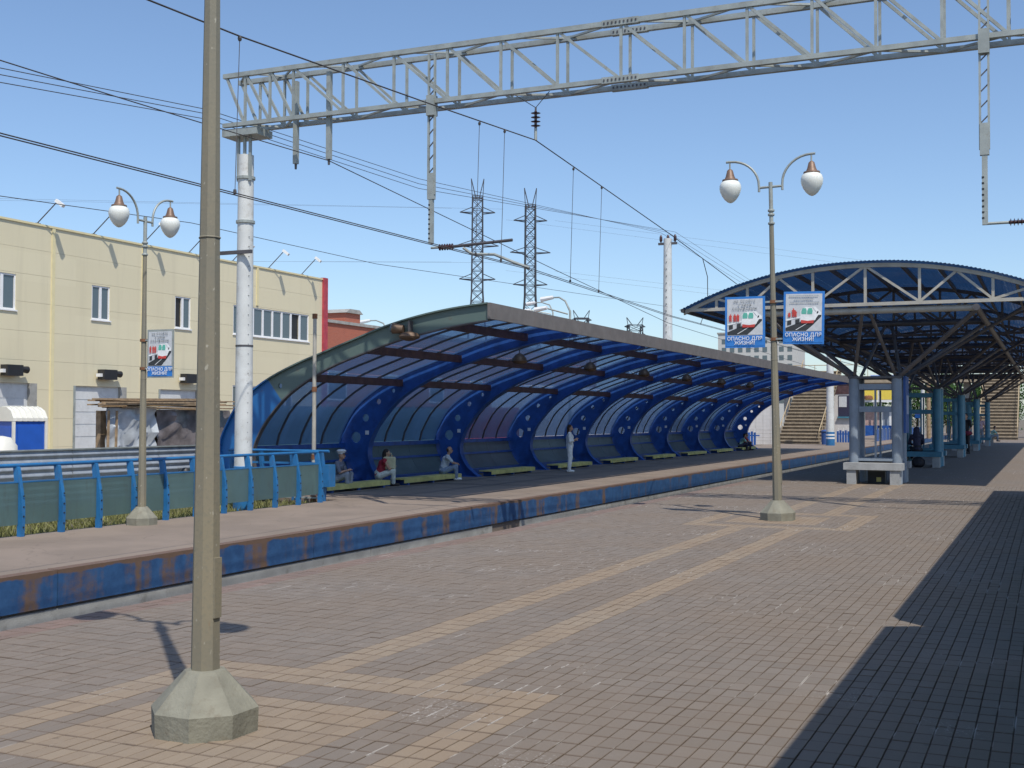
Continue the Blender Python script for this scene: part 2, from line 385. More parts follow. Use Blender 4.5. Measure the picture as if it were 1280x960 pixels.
def brick_mesh(name, mm):
    hx, hy, z0, z1, ch = .0468, .0968, -.016, 0., .0025
    v = [(sx*hx, sy*hy, z0) for sx, sy in ((-1, -1), (1, -1), (1, 1), (-1, 1))]+[(sx*hx, sy*hy, z1-ch) for sx, sy in ((-1, -1), (1, -1), (1, 1), (-1, 1))]+[(sx*(hx-ch), sy*(hy-ch), z1) for sx, sy in ((-1, -1), (1, -1), (1, 1), (-1, 1))]
    f = [(8, 9, 10, 11)]+[(i+a, (i+1) % 4+a, (i+1) % 4+a+4, i+a+4) for a in (0, 4) for i in range(4)]
    return v, f
bv, bf = brick_mesh('paver', None)
def kind_of(x, y):
    if x < -7.42: return 2
    return 1 if tan_at(x, y) else 0
pm = []
for k, mm in enumerate(('paver', 'paver_tan', 'paver_edge')):
    b = MB().add(bv, bf); pm.append(b.mesh('paver', mm))
allv = []; allf = []; mi = []
B = np.array(bv); Bf = np.array(bf)
for (x, y) in cells:
    k = kind_of(x, y); dz = float(rng.normal(0, .0011)+.0022*math.sin(x*1.9+1.3*math.sin(y*.8))*math.sin(y*1.25+.7*x)); tx, ty = rng.normal(0, .006, 2)
    if (x, y) in singles:
        o = obj('paver', pm[k], near, (float(x), float(y), dz)); o.rotation_euler = (float(tx), float(ty), float(rng.normal(0, .004)))
    else:
        vv = B+np.array([x, y, dz]); vv[:, 2] += B[:, 0]*ty+B[:, 1]*tx
        allf.append(Bf+len(allv)*12); allv.append(vv); mi += [k]*9
me = bpy.data.meshes.new('paver_field'); me.from_pydata(np.concatenate(allv).tolist(), [], np.concatenate(allf).tolist())
for mm in ('paver', 'paver_tan', 'paver_edge'): me.materials.append(M[mm])
me.polygons.foreach_set('material_index', mi); me.update()
tag(obj('paver_field', me, near), kind='stuff')

# ---- far platform
b = MB().box(-15.96, -11.95, -20, 25.2, -1.1, FZ).box(-19.7, -11.95, 25.2, 200, -1.1, FZ)
farp = struct('far_platform', b, 'asphalt')
fb = MB()
for i in range(36):
    y = -18+6.0*i
    MB().box(-11.95, -11.90, y+.012, y+5.988, -.76, FZ+.012).box(-12.1, -11.951, y+.02, y+5.98, FZ+.002, FZ+.012).build('edge_plate', 'fascia', farp)
for i in range(40):
    y = -20+5.0*i
    segs = [(y+.01, y+4.99)]
    if y == 25.0: segs = [(25.01, 25.49), (27.1, 29.99)]      # dark opening under the edge plate
    for a_, c_ in segs: MB().box(-12.45, -11.925, a_, c_, -1.5, -.80).build('wall_block', 'concrete', farp)

# ---- grass on the verge
def blades(name, n, x0, x1, y0, y1, z, h, seed, dens=None):
    r_ = np.random.default_rng(seed); v = np.zeros((n, 3, 3)); x = r_.uniform(x0, x1, n); y = r_.uniform(y0, y1, n)
    cl = np.sin(x*2.1+np.sin(y*1.3)*2)*np.sin(y*1.7+x)+r_.normal(0, .5, n)
    hh = h*r_.uniform(.3, 1., n)*(.6+.6*(cl > 0)); a = r_.uniform(0, 2*np.pi, n); wd = r_.uniform(.008, .02, n)
    v[:, 0] = np.c_[x-np.cos(a)*wd, y-np.sin(a)*wd, np.full(n, z)]; v[:, 1] = np.c_[x+np.cos(a)*wd, y+np.sin(a)*wd, np.full(n, z)]
    v[:, 2] = np.c_[x+r_.normal(0, .5, n)*hh, y+r_.normal(0, .5, n)*hh, z+hh]
    mm = bpy.data.meshes.new(name); mm.from_pydata(v.reshape(-1, 3).tolist(), [], np.arange(3*n).reshape(-1, 3).tolist()); mm.materials.append(M['grass'])
    return obj(name, mm)
tag(blades('grass', 24000, -21.1, -16.0, 8, 25, -.40, .17, 3), 'ragged green and straw coloured grass behind the blue railing', 'grass', kind='stuff')

# ================================================================== LAMP POSTS
def make_lamp(label, group=None):
    t = thing('lamp_post', label, 'lamp post', group=group)
    MB().lathe([(.295, -.01), (.30, .13), (.115, .33), (.09, .335)], n=8, phase=R(22.5)).build('base', 'concrete_pole', t)
    MB().tube([(0, 0, .33), (0, 0, 1.75), (0, 0, 4.05), (0, 0, 5.05)], [.081, .067, .045, .039], 8, phase=R(22.5)).build('pole', 'pole', t)
    MB().tube([(0, 0, 5.05), (0, 0, 5.78)], .035, 12).build('mast_head', 'steel_grey', t, True)
    for z in (5.05, 5.2, 5.27): MB().lathe([(.052, 0), (.058, .01), (.058, .03), (.05, .04)], (0, 0, z), 12).build('collar', 'steel_grey', t)
    MB().lathe([(.060, 0), (.064, .006), (.059, .012)], (0, 0, 2.72), 8, R(22.5)).build('weld_seam', 'pole', t)
    MB().box(.055, .083, -.03, .03, .62, .95).build('access_hatch', 'pole', t)
    MB().tube([(-.21, 0, 5.7), (.21, 0, 5.7)], .021, 10).build('cross_tube', 'steel_grey', t, True)
    for s in (-1, 1):
        arc = [(s*.2, 0, 5.63), (s*.2, 0, 5.72)]+[(s*(.2+.49*(1-math.cos(a))), 0, 5.74+.46*math.sin(a)) for a in [R(x) for x in range(10, 91, 10)]]+[(s*.765, 0, 6.2)]
        am = MB().tube(arc, .021, 10).build('arm', 'steel_grey', t, True)
        MB().tube([(s*.70, 0, 6.2), (s*.70, 0, 6.05)], .014, 8).build('stem', 'steel_grey', am)
        hd = MB().lathe([(.022, .205), (.05, .18), (.075, .08), (.095, .035), (.135, .022), (.14, .0), (.128, -.004)], (s*.70, 0, 5.87), 24).build('lamp_cap', 'brown_cap', t, True)
        MB().lathe([(.128, .0), (.165, -.03), (.186, -.085), (.188, -.13), (.175, -.19), (.145, -.26), (.10, -.325), (.055, -.365), (.02, -.382), (.004, -.385)], (s*.70, 0, 5.865), 28).build('globe', 'globe', hd, True)
    return t
M['concrete_pole'] = mat('painted lamp foot', (.225, .22, .175), .85, var=.16, scale=5, bump=.5, dirt=(.17, .15, .11), damt=.6, fine=40)
g = 'lamp posts with twin globes'
lamp = make_lamp('weathered octagonal lamp post standing on a tan paver square, no posters', g); lamp.location = (-4.28, 5.41, 0)
lamp2 = copy_tree(lamp); lamp2.location = (-4.25, 20.54, 0); lamp2.rotation_euler = (0, R(-1.1), 0); lamp2['label'] = 'twin globe lamp post carrying two blue bordered safety posters on the brick platform'
lamp3 = copy_tree(lamp); lamp3.location = (-15.55, 17.75, FZ); lamp3.rotation_euler = (0, 0, R(90)); lamp3['label'] = 'twin globe lamp post by the blue railing with one framed poster'

# ---- posters
def text_mesh(s, size, mm, name, parent, x, z, y, spacing=1.):
    cu = bpy.data.curves.new(name, 'FONT'); cu.body = s; cu.size = size; cu.align_x = 'CENTER'; cu.align_y = 'CENTER'; cu.extrude = .001; cu.space_character = spacing; cu.resolution_u = 2; cu.offset = size*.012
    o = bpy.data.objects.new(name, cu); COL.objects.link(o)
    dg = bpy.context.evaluated_depsgraph_get(); me_ = bpy.data.meshes.new_from_object(o.evaluated_get(dg)); bpy.data.objects.remove(o)
    me_.materials.clear(); me_.materials.append(M[mm])
    me_.transform(Matrix.Rotation(R(90), 4, 'X')); o2 = obj(name, me_, parent, (x, y, z)); return o2
def poster(label, loc, W, H, lines, lines2, frame, grp, figures, tilt=0., blur=False):
    t = thing('poster', label, 'poster', loc, 0, grp); t.rotation_euler = (0, tilt, 0)
    MB().box(-W/2, W/2, -.012, .012, 0, H).build('backing', frame, t)
    yb = [-.013]
    def flat(pts, mm, name):
        yb[0] -= .0009
        return MB().poly_y([((u-.5)*W, v*H) for u, v in pts], [], yb[0]-.0008, yb[0]).build(name, mm, t)
    e = .055
    flat([(e, .24), (1-e, .24), (1-e, 1-.045), (e, 1-.045)], 'print_grey', 'picture_field')
    flat([(e*.5, .03), (1-e*.5, .03), (1-e*.5, .235), (e*.5, .235)], 'print_blue', 'caption_field')
    flat([(.06, .25), (.58, .25), (.93, .52), (.93, .58), (.86, .56), (.45, .43), (.06, .31)], 'print_black', 'track_picture')
    flat([(.56, .25), (.94, .25), (.94, .5)], 'print_grey', 'ground_picture')
    flat([(.30, .27), (.33, .27), (.74, .46), (.72, .46)], 'print_white', 'rail_picture')
    flat([(.06, .44), (.42, .50), (.42, .525), (.06, .47)], 'print_white', 'platform_picture')
    for k in range(2): flat([(.10+.2*k, .355+.03*k), (.2+.2*k, .375+.03*k), (.2+.2*k, .455+.025*k), (.10+.2*k, .44+.025*k)], 'print_black', 'platform_gap_picture')
    flat([(.42, .43), (.74, .43), (.80, .47), (.80, .60), (.70, .70), (.55, .70), (.42, .64)], 'print_white', 'train_picture')
    flat([(.74, .42), (.86, .55), (.93, .55), (.93, .60), (.78, .71), (.70, .71), (.80, .62)], 'print_white', 'carriage_picture')
    flat([(.82, .57), (.86, .59), (.86, .63), (.82, .61)], 'print_black', 'carriage_window_picture')
    for x in (.445, .59): flat([(x, .57), (x+.12, .57), (x+.13, .63), (x+.11, .68), (x+.03, .68), (x, .63)], 'print_green', 'windscreen_picture')
    flat([(.44, .395), (.74, .395), (.76, .455), (.60, .44), (.44, .46)], 'print_red', 'bumper_picture')
    for (x, h) in figures:
        flat([(x-.03, .51), (x-.01, .51), (x, .51+h*.4), (x+.012, .51), (x+.032, .51), (x+.03, .51+h*.55), (x+.04, .51+h*.8), (x+.012, .51+h*.84), (x+.014, .51+h), (x-.014, .51+h), (x-.012, .51+h*.84), (x-.04, .51+h*.8), (x-.03, .51+h*.55)], 'print_red', 'figure_picture')
    yb[0] -= .0012
    for i, s in enumerate(lines):
        if blur:
            rr = random.Random(i+5); x = .5-len(s)*.021
            while x < .5+len(s)*.021:
                wd = rr.uniform(.018, .04); MB().box((x-.5)*W, (x+wd-.5)*W, yb[0]-.001, yb[0], H*(.905-i*.062), H*(.93-i*.062)).build('faded_letter', 'print_faded', t); x += wd+.014
        else: text_mesh(s, .054, 'print_text', 'lettering', t, 0, H*(.905-i*.072), yb[0], 1.3)
    for i, s in enumerate(lines2): text_mesh(s, .086, 'print_white', 'lettering', t, 0, H*(.175-i*.085), yb[0], 1.05)
    return t
plain('print_faded', (.36, .40, .44))
pg = 'safety posters on the lamp post'
L2 = ['ОПАСНО ДЛЯ', 'ЖИЗНИ!']
fig3 = [(.14, .15), (.25, .15), (.33, .15)]
poster('blue bordered safety poster with three red figures beside a train', (-4.79, 20.47, 2.94), .69, .88, ['НЕ СТОЙТЕ', 'У КРАЯ', 'ПЛАТФОРМЫ'], L2, 'print_blue', pg, fig3)
poster('blue bordered safety poster with a running red figure and child', (-3.80, 20.47, 2.98), .68, .89, ['-'*17, '-'*11, '-'*16], L2, 'print_blue', pg, [(.15, .09), (.25, .17), (.30, .13)], R(1.2), True)
poster('grey framed safety poster on the lamp post beside the railing', (-15.09, 17.68, 2.44), .61, .90, ['НЕ СТОЙТЕ', 'У КРАЯ', 'ПЛАТФОРМЫ'], ['ОПАСНО ДЛЯ', 'ЖИЗНИ!'], 'steel_grey', pg, fig3)
def brackets(lampobj, y, xa, xb, zs):
    loc = lampobj.location; rot = lampobj.rotation_euler.z
    for z in zs:
        a = Vector((xa, y, z)); c = Vector((xb, y, z)); inv = Matrix.Rotation(-rot, 4, 'Z')
        MB().beam(inv @ (a-loc), inv @ (c-loc), .03, .03).build('bracket', 'steel_grey', lampobj)
        MB().lathe([(.073, 0), (.073, .05)], (0, 0, z-loc.z-.025), 12).build('clamp', 'rust', lampobj)
brackets(lamp2, 20.50, -4.5, -4.05, (3.72, 3.08)); brackets(lamp3, 17.73, -15.55, -15.38, (3.15, 2.62))

# ================================================================== RAILING
def post_pts(): return [(.055, 0), (.06, .3), (.045, .6), (.0, .85), (-.045, 1.12), (-.06, 1.17)]
def make_rail_post():
    t = MB()
    c = catmull(post_pts(), 4)
    wd = [.05+.012*math.sin(math.pi*min(1, p.y/1.17)) for p in c]
    o_ = [(p.x-w_, p.y) for p, w_ in zip(c, wd)]+[(p.x+w_, p.y) for p, w_ in reversed(list(zip(c, wd)))]
    t.poly_y(o_, [], -.035, .035)
    return t.mesh('post', 'rail_blue')
rail = thing('railing', 'blue metal railing with green grey glass panels along the far platform', 'railing', (-15.83, 0, FZ))
rp = make_rail_post(); bolt = MB().lathe([(.014, 0), (.014, .012)], n=8).mesh('bolt', 'black')
pys = [12.35+.905*i for i in range(14)]
for i, y in enumerate(pys):
    p_ = obj('post', rp, rail, (0, y, 0))
    for z in (.16, .34, .5, .68):
        bo = obj('bolt', bolt, p_, (.115, 0, z)); bo.rotation_euler = (0, R(90), 0)
MB().tube([(-.06, 11.9, 1.19), (-.06, pys[-1]+.06, 1.19)], .034, 10).build('handrail', 'rail_blue', rail, True)
for a_, c_ in zip(pys[:-1], pys[1:]):
    MB().poly_y([(.0, .20), (.03, .20), (.03, .9), (.0, .9)], [], a_+.04, c_-.04).build('glass_panel', 'rail_glass', rail)
    MB().box(-.005, .035, a_+.036, c_-.036, .9, .925).build('panel_cap', 'rail_blue', rail)
rail2 = thing('railing', 'short blue return railing running back towards the shelter end', 'railing', (-15.83, 24.45, FZ))
for x in (-.1, -.95, -1.85, -2.75):
    o_ = obj('post', rp, rail2, (x, .0, 0)); o_.rotation_euler = (0, 0, R(90))
MB().tube([(.04, .06, 1.20), (-2.9, .06, 1.20)], .034, 10).build('handrail', 'rail_blue', rail2, True)
for a_, c_ in ((-.1, -.95), (-.95, -1.85), (-1.85, -2.75)):
    MB().box(c_+.04, a_-.04, .0, .03, .88, .93).build('mid_rail', 'rail_blue', rail2)
    MB().box(c_+.04, a_-.04, .0, .03, .06, .10).build('bottom_rail', 'steel_grey', rail2)
MB().box(-.12, .1, -.05, .25, .35, .88).build('end_plate', 'rail_blue', rail2)

# thin rusty post and slim pipe behind the railing
t = thing('thin_post', 'thin pale post with rusty bands standing behind the railing corner', 'post', (-16.25, 24.55, -.42))
MB().tube([(0, 0, 0), (0, 0, 4.6)], [.055, .045], 10).build('shaft', 'pale_steel', t, True)
for z in (2.75, 1.12, 4.52): MB().lathe([(.062, 0), (.062, .12)], (0, 0, z), 10).build('rust_band', 'rust', t)
MB().lathe([(.08, 0), (.075, .25)], n=10).build('foot', 'rust', t)

# ================================================================== CATENARY PORTAL
gt = thing('catenary_portal', 'grey lattice steel portal beam spanning the tracks above both platforms', 'portal beam', (0, 22, 0))
N0, N1, ZB, ZT = 0., .56, 8.3, 9.42
XL, XR = -17.05, 14.0
for y in (N0, N1):
    MB().box(XL, XR, y-.05, y+.05, ZB-.045, ZB+.045).build('bottom_chord', 'steel_grey', gt)
    MB().box(XL, XR, y-.05, y+.05, ZT-.05, ZT+.05).build('top_chord', 'steel_grey', gt)
vx = [-17.0, -16.46, -15.79, -15.17, -13.89, -12.63, -11.36, -10.14, -8.9, -7.57, -6.3, -5.1, -3.91, -2.79, -1.68, -.61]+[.5+1.12*i for i in range(12)]
for i, x in enumerate(vx):
    for k, y in enumerate((N0, N1)):
        if i: MB().beam((x, y, ZB), (x, y, ZT), .05, .05).build('vertical', 'steel_grey', gt)
        if i < len(vx)-1: MB().beam((x+.03, y, ZT-.03), (vx[i+1]-.03, y, ZB+.03), .055, .055).build('diagonal', 'steel_grey', gt)
    if i < len(vx)-1:
        a_, c_ = ((N0, N1) if i % 2 else (N1, N0))
        MB().beam((x, a_, ZB-.02), (vx[i+1], c_, ZB-.02), .04, .04).build('lacing', 'steel_grey', gt)
        MB().beam((x, a_, ZT+.02), (vx[i+1], c_, ZT+.02), .04, .04).build('lacing', 'steel_grey', gt)
for y in (N0, N1):
    for z in (ZB, ZT):
        j = MB().box(-7.95, -7.2, y-.058, y+.058, z-.062, z+.062).build('splice_plate', 'steel_grey', gt)
        for x in np.linspace(-7.9, -7.25, 9): MB().box(x-.015, x+.015, y-.07, y+.07, z-.02, z+.02).build('bolt', 'dark_steel', j)
ms = thing('portal_mast', 'round whitewashed concrete mast under the left end of the portal beam', 'mast', (-16.63, 22.28, -.45))
MB().tube([(0, 0, 0), (0, 0, 4), (0, 0, 8.1)], [.205, .19, .175], 24).build('shaft', 'mast_white', ms, True)
MB().lathe([(.225, 0), (.22, .5), (.215, 1.05), (.2, 1.06)], n=24).build('painted_foot', 'rail_blue', ms, True)
MB().lathe([(.2, 0), (.2, .04)], (0, 0, 3.75), 24).build('band', 'dark_steel', ms)
for z in (6.55, 7.55): MB().lathe([(.215, 0), (.215, .06)], (0, 0, z), 16).build('clamp', 'steel_grey', ms)
for x in (-.13, .04, .19): MB().box(x-.03, x+.03, -.13, -.08, 7.5, 8.5).build('strap', 'steel_grey', ms)
MB().box(-.45, .5, -.3, .3, 8.5, 8.66).build('cap_beam', 'steel_grey', ms)
MB().box(-.6, .35, -.26, -.2, 5.83, 5.91).build('side_bracket', 'dark_steel', ms)
for k in range(22): MB().box(.15, .187, -.095, -.085, 1.6+.22*k, 1.61+.22*k).build('rung_hole', 'black', ms)
tag(MB().tube([(-17.02, 21.75, -.41), (-17.12, 21.8, 8.25)], .04, 10).build('slim_pole', 'mast_white', None, True), 'slim pale pole rising from the verge to the portal beam end', 'pole')
MB_ = MB().tube([(14.0, 22.28, -1.5), (14.0, 22.28, 8.2)], [.3, .25], 16)
tag(MB_.build('portal_mast', 'mast_white', None, True), 'round concrete mast under the far right end of the portal beam', 'mast')
def hanger(x, z1, lattice, y=0.0):
    h = thing('drop_bracket', '', 'bracket', (x, 22+y, ZB), 0, 'brackets hanging from the portal beam')
    if not lattice:
        MB().box(-.05, .05, -.05, .05, z1-ZB, .95).build('bar', 'steel_grey', h); MB().lathe([(.025, -.12), (.03, 0)], (0, 0, z1-ZB), 8).build('hook', 'dark_steel', h)
    else:
        for s in (-.07, .07): MB().box(s-.018, s+.018, -.03, .03, -1.95, 1.0).build('channel', 'steel_grey', h)
        for k in range(9): MB().beam((-.07, 0, -1.5+.27*k), (.07, 0, -1.5+.27*k+.14), .02, .02).build('batten', 'dark_steel', h)
        MB().box(-.075, .075, -.05, .05, -2.05, -1.5).build('sleeve', 'steel_grey', h)
        MB().box(-.09, .09, -.09, .09, -.3, .12).build('clamp', 'steel_grey', h)
        MB().box(-.045, .045, -.04, .04, z1-ZB, -2.0).build('bar', 'steel_grey', h)
        for k in range(8): MB().box(-.05, -.01, -.045, .045, z1-ZB+.1+.1*k, z1-ZB+.13+.1*k).build('slot', 'black', h)
    return h
hanger(-15.4, 7.39, False, .45)['label'] = 'short plain drop bracket near the mast, without a wire'
hanger(-14.3, 7.33, False, .1)['label'] = 'short plain drop bracket carrying a feeder wire hook'
hA = hanger(-11.72, 5.32, True); hA['label'] = 'long lattice drop bracket with insulated arm over the middle track'
hB = hanger(-1.0, 5.05, True); hB['label'] = 'long lattice drop bracket hanging above the brick platform'
def insul(mb, c, ax, n=6, r=.07, L=.35):
    c = Vector(c); ax = Vector(ax); mb.tube([c-ax*L/2, c+ax*L/2], .03, 8)
    for k in range(n):
        p = c+ax*(-L/2+L*(k+.5)/n); mb.tube([p-ax*.012, p, p+ax*.012], [r*.55, r, r*.55], 12)
    return mb
insul(MB(), (.35, 0, 5.24-ZB), (1, 0, 0)).build('insulator', 'insulator', hA, True)
MB().tube([(.0, 0, 5.24-ZB), (.2, 0, 5.24-ZB)], .025, 8).build('stub', 'steel_grey', hA)
MB().tube([(.5, 0, 5.24-ZB), (1.85, 0, 5.30-ZB)], .032, 8).build('arm', 'dark_steel', hA)
MB().tube([(.75, 0, 5.2-ZB), (.95, 0, 5.06-ZB), (1.45, 0, 5.03-ZB), (1.9, 0, 4.84-ZB), (2.22, 0, 4.72-ZB)], .03, 8).build('steady_arm', 'steel_grey', hA, True)
insul(MB(), (.55, 0, 5.07-ZB), (1, 0, 0)).build('insulator', 'insulator', hB, True)
MB().tube([(.0, 0, 5.07-ZB), (.4, 0, 5.07-ZB)], .025, 8).build('stub', 'steel_grey', hB); MB().tube([(.7, 0, 5.07-ZB), (2.2, 0, 5.12-ZB)], .032, 8).build('arm', 'dark_steel', hB)
si = thing('suspension_insulator', 'dark ribbed insulator hung on two wires below the portal beam', 'insulator', (-9.41, 22.1, 7.3))
insul(MB(), (0, 0, .42), (0, 0, 1), 4, .1, .34).build('bell', 'insulator', si, True)
MB().tube([(0, 0, .66), (-.45, 0, .96)], .008, 5).tube([(0, 0, .66), (.3, 0, .96)], .008, 5).tube([(0, 0, .55), (0, 0, .67)], .02, 6).build('hanger', 'dark_steel', si)
MB().tube([(0, 0, 0), (0, 0, .24)], .03, 6).build('clamp', 'steel_grey', si)

# ---- wires
def wire(pts, label, r=.011, grp='overhead wires', sag=0.):
    P = []
    for a_, c_ in zip(pts[:-1], pts[1:]):
        for k in range(8):
            t_ = k/8; p = Vector(a_).lerp(Vector(c_), t_); p.z -= sag*4*t_*(1-t_); P.append(p)
    P.append(Vector(pts[-1]))
    return tag(MB().tube(P, r, 5).build('overhead_wire', 'copper'), label, 'wire', grp)
mw = [(-9.41, -8, 7.2), (-9.41, 2, 6.45), (-9.41, 10.74, 6.5), (-9.41, 12.45, 6.58), (-9.41, 17.58, 6.95), (-9.41, 22.1, 7.3), (-9.41, 25.7, 7.08), (-9.41, 31.5, 6.72), (-9.41, 39.5, 6.11), (-9.41, 50, 5.75), (-9.41, 62, 5.8), (-9.41, 85, 7.3)]
wire(mw, 'catenary messenger wire clamped under the dark suspension insulator', .012)
for dx in (-.045, .045):
    wire([(-9.5+dx, -8, 4.55), (-9.5+dx, 8.74, 4.52), (-9.5+dx, 22, 4.70), (-9.5+dx, 31.8, 4.52), (-9.5+dx, 90, 4.6)], 'twin contact wire above the middle track, held by the steady arm', .008, 'twin contact wires')
wire([(-14.3, -6, 7.6), (-14.3, 13.1, 7.04), (-14.3, 22.1, 7.30)], 'feeder wire coming to the plain drop bracket over the railing', .011, sag=.02)
wire([(-14.3, 22.1, 7.30), (-14.3, 35.4, 6.39), (-14.3, 47.5, 5.62), (-14.0, 80, 5.0)], 'feeder wire leaving the plain drop bracket above the shelter', .011)
for k, (z0, z1, z2) in enumerate(((7.98, 8.6, 9.66), (7.86, 8.5, 9.5), (7.72, 8.38, 9.35))):
    wire([(-17.2, 2, z0-.9), (-17.2, 15.8, z0), (-17.2, 21.6, z1), (-18.3, 33.5, z2-.35), (-20.35+.42*k, 66.2, 12.35)], 'thin line of three running past the mast top to the pale pole', .009, 'three line wires')
    wire([(-20.35+.42*k, 66.2, 12.35), (-20.3+.42*k, 100, 10.9), (-20.3+.42*k, 140, 12.2)], 'thin line of three running on beyond the pale pole', .009, 'three line wires')
wire([(-19.9, 5, 6.0), (-19.9, 18.3, 6.29), (-19.9, 24.4, 6.64), (-19.9, 33.6, 6.68), (-19.9, 66.2, 8.08)], 'low thin wire passing behind the railing lamp post', .009)
def dropper(y, z0, z1, x0=-9.41, x1=-9.5):
    o_ = MB().tube([(x0, y, z0), (x1, y+.05, z1)], .006, 4); o_.lathe([(.02, 0), (.03, .03), (.02, .06)], (x0, y, z0-.06), 6); o_.lathe([(.02, 0), (.025, .03), (.02, .06)], (x1, y+.05, z1), 6)
    tag(o_.build('dropper', 'copper'), 'thin dropper wire between messenger and contact wire', 'wire', 'droppers')
for y, z0, z1 in ((12.45, 6.58, 4.57), (19.5, 7.08, 4.66), (20.6, 7.18, 4.68), (24.2, 7.15, 4.66), (26.0, 7.06, 4.62), (42.5, 6.0, 4.54)): dropper(y, z0, z1)
tag(MB().tube([(-9.41, 34.8, 6.47), (-9.45, 35.5, 6.0), (-9.47, 35.6, 5.2), (-9.5, 34.9, 4.53)], .012, 6).build('jumper_wire', 'copper', None, True), 'slack jumper wire looping from the messenger to the contact wire', 'wire')

# pale pole behind the shelter
pp = thing('line_pole', 'pale concrete pole with three insulators rising behind the shelter', 'pole', (-19.95, 66.2, -.41))
MB().tube([(0, 0, 0), (0, 0, 12.4)], [.32, .23], 14).build('shaft', 'mast_white', pp, True)
MB().box(-.55, .55, -.06, .06, 12.05, 12.18).build('crossarm', 'dark_steel', pp)
for x in (-.4, .02, .44): MB().lathe([(.02, 0), (.09, .12), (.09, .3), (.05, .42), (.02, .45)], (x, 0, 12.18), 10).build('insulator', 'insulator', pp, True)
for k in range(22): MB().box(-.02, .02, -.335+.003*k, -.25, 3+.4*k, 3.05+.4*k).build('step_hole', 'black', pp)

# ================================================================== WAVE SHELTER
M['front_board'] = mat('weathered grey front board', (.165, .152, .145), .75, var=.12, dirt=(.17, .13, .11), damt=.4)
sh = thing('platform_shelter', 'long blue wave shaped shelter with curved ribs and translucent roof panes', 'shelter', (0, 0, FZ))
OUT = [(-18.80, 0.0), (-19.2, .42), (-19.45, .98), (-19.44, 1.4), (-19.26, 1.80), (-18.9, 2.33), (-18.15, 2.88), (-17.24, 3.30), (-16.35, 3.61), (-15.5, 3.90), (-14.6, 4.20), (-13.7, 4.42), (-12.8, 4.57), (-11.9, 4.66)]
INN = [(-17.80, 0.0), (-18.0, .13), (-18.26, .36), (-18.46, .72), (-18.50, 1.05), (-18.40, 1.42), (-18.12, 1.88), (-17.58, 2.46), (-17.0, 2.86), (-16.25, 3.24), (-15.4, 3.54), (-14.2, 3.90), (-12.9, 4.16), (-11.9, 4.29)]
oc = [(p.x, p.y) for p in catmull(OUT, 4)]; ic = [(p.x, p.y) for p in catmull(INN, 4)]
def circ(x, z, r, n=16): return [(x+r*math.cos(-2*math.pi*k/n), z+r*math.sin(-2*math.pi*k/n)) for k in range(n)]
HOLES = [(-18.95, 1.42, .165), (-18.62, 2.0, .115), (-18.18, 2.48, .085), (-17.68, 2.80, .062)]
web = MB().poly_y(oc+ic[::-1], [circ(*h) for h in HOLES], -.03, .03).mesh('web', 'deep_blue')
web_old = MB().poly_y(oc+ic[::-1], [circ(*h) for h in HOLES[3:]], -.03, .03).mesh('web', 'old_rib')
def flange(curve, wd, th, sgn):
    b = MB(); n = len(curve); off = []
    for i, p in enumerate(curve):
        a_ = Vector(curve[max(i-1, 0)]); c_ = Vector(curve[min(i+1, n-1)]); d = (c_-a_).normalized(); off.append((p[0]-d.y*th*sgn, p[1]+d.x*th*sgn))
    v = [(x, s*wd/2, z) for s in (-1, 1) for x, z in curve]+[(x, s*wd/2, z) for s in (-1, 1) for x, z in off]
    f = []
    for i in range(n-1):
        f += [(i, i+1, n+i+1, n+i), (2*n+i, 3*n+i, 3*n+i+1, 2*n+i+1), (i, 2*n+i, 2*n+i+1, i+1), (n+i, n+i+1, 3*n+i+1, 3*n+i)]
    f += [(0, n, 3*n, 2*n), (n-1, 3*n-1, 4*n-1, 2*n-1)]
    return b.add(v, f)
# orientation: flanges lie outside the web polygon
def outward(curve, other):
    i = len(curve)//2; a_ = Vector(curve[i-1]); c_ = Vector(curve[i+1]); d = (c_-a_).normalized(); nrm = Vector((-d.y, d.x))
    mid = min((Vector(q) for q in other), key=lambda q: (q-Vector(curve[i])).length)
    return -1 if nrm.dot(mid-Vector(curve[i])) > 0 else 1
fo_ = flange(oc, .20, .03, outward(oc, ic)).mesh('outer_flange', 'deep_blue'); fi_ = flange(ic, .26, .03, outward(ic, oc)).mesh('inner_flange', 'deep_blue')
fo_old = flange(oc, .22, .035, outward(oc, ic)).mesh('outer_flange', 'old_rib'); fi_old = flange(ic, .14, .03, outward(ic, oc)).mesh('inner_flange', 'dark_steel')
RY = [25.2]+[30.9+6.08*k for k in range(9)]
for i, y in enumerate(RY):
    rb = obj('rib', web_old if i == 0 else web, sh, (0, y, 0))
    obj('outer_flange', fo_old if i == 0 else fo_, rb); obj('inner_flange', fi_old if i == 0 else fi_, rb)
    if i: 
        tg = MB().box(-18.62, -18.5, -.045, -.032, 1.5, 1.62).build('number_plate', 'white', rb)
    MB().box(-18.75, -17.78, -.2, .2, .0, .025).build('foot_plate', 'deep_blue', rb)
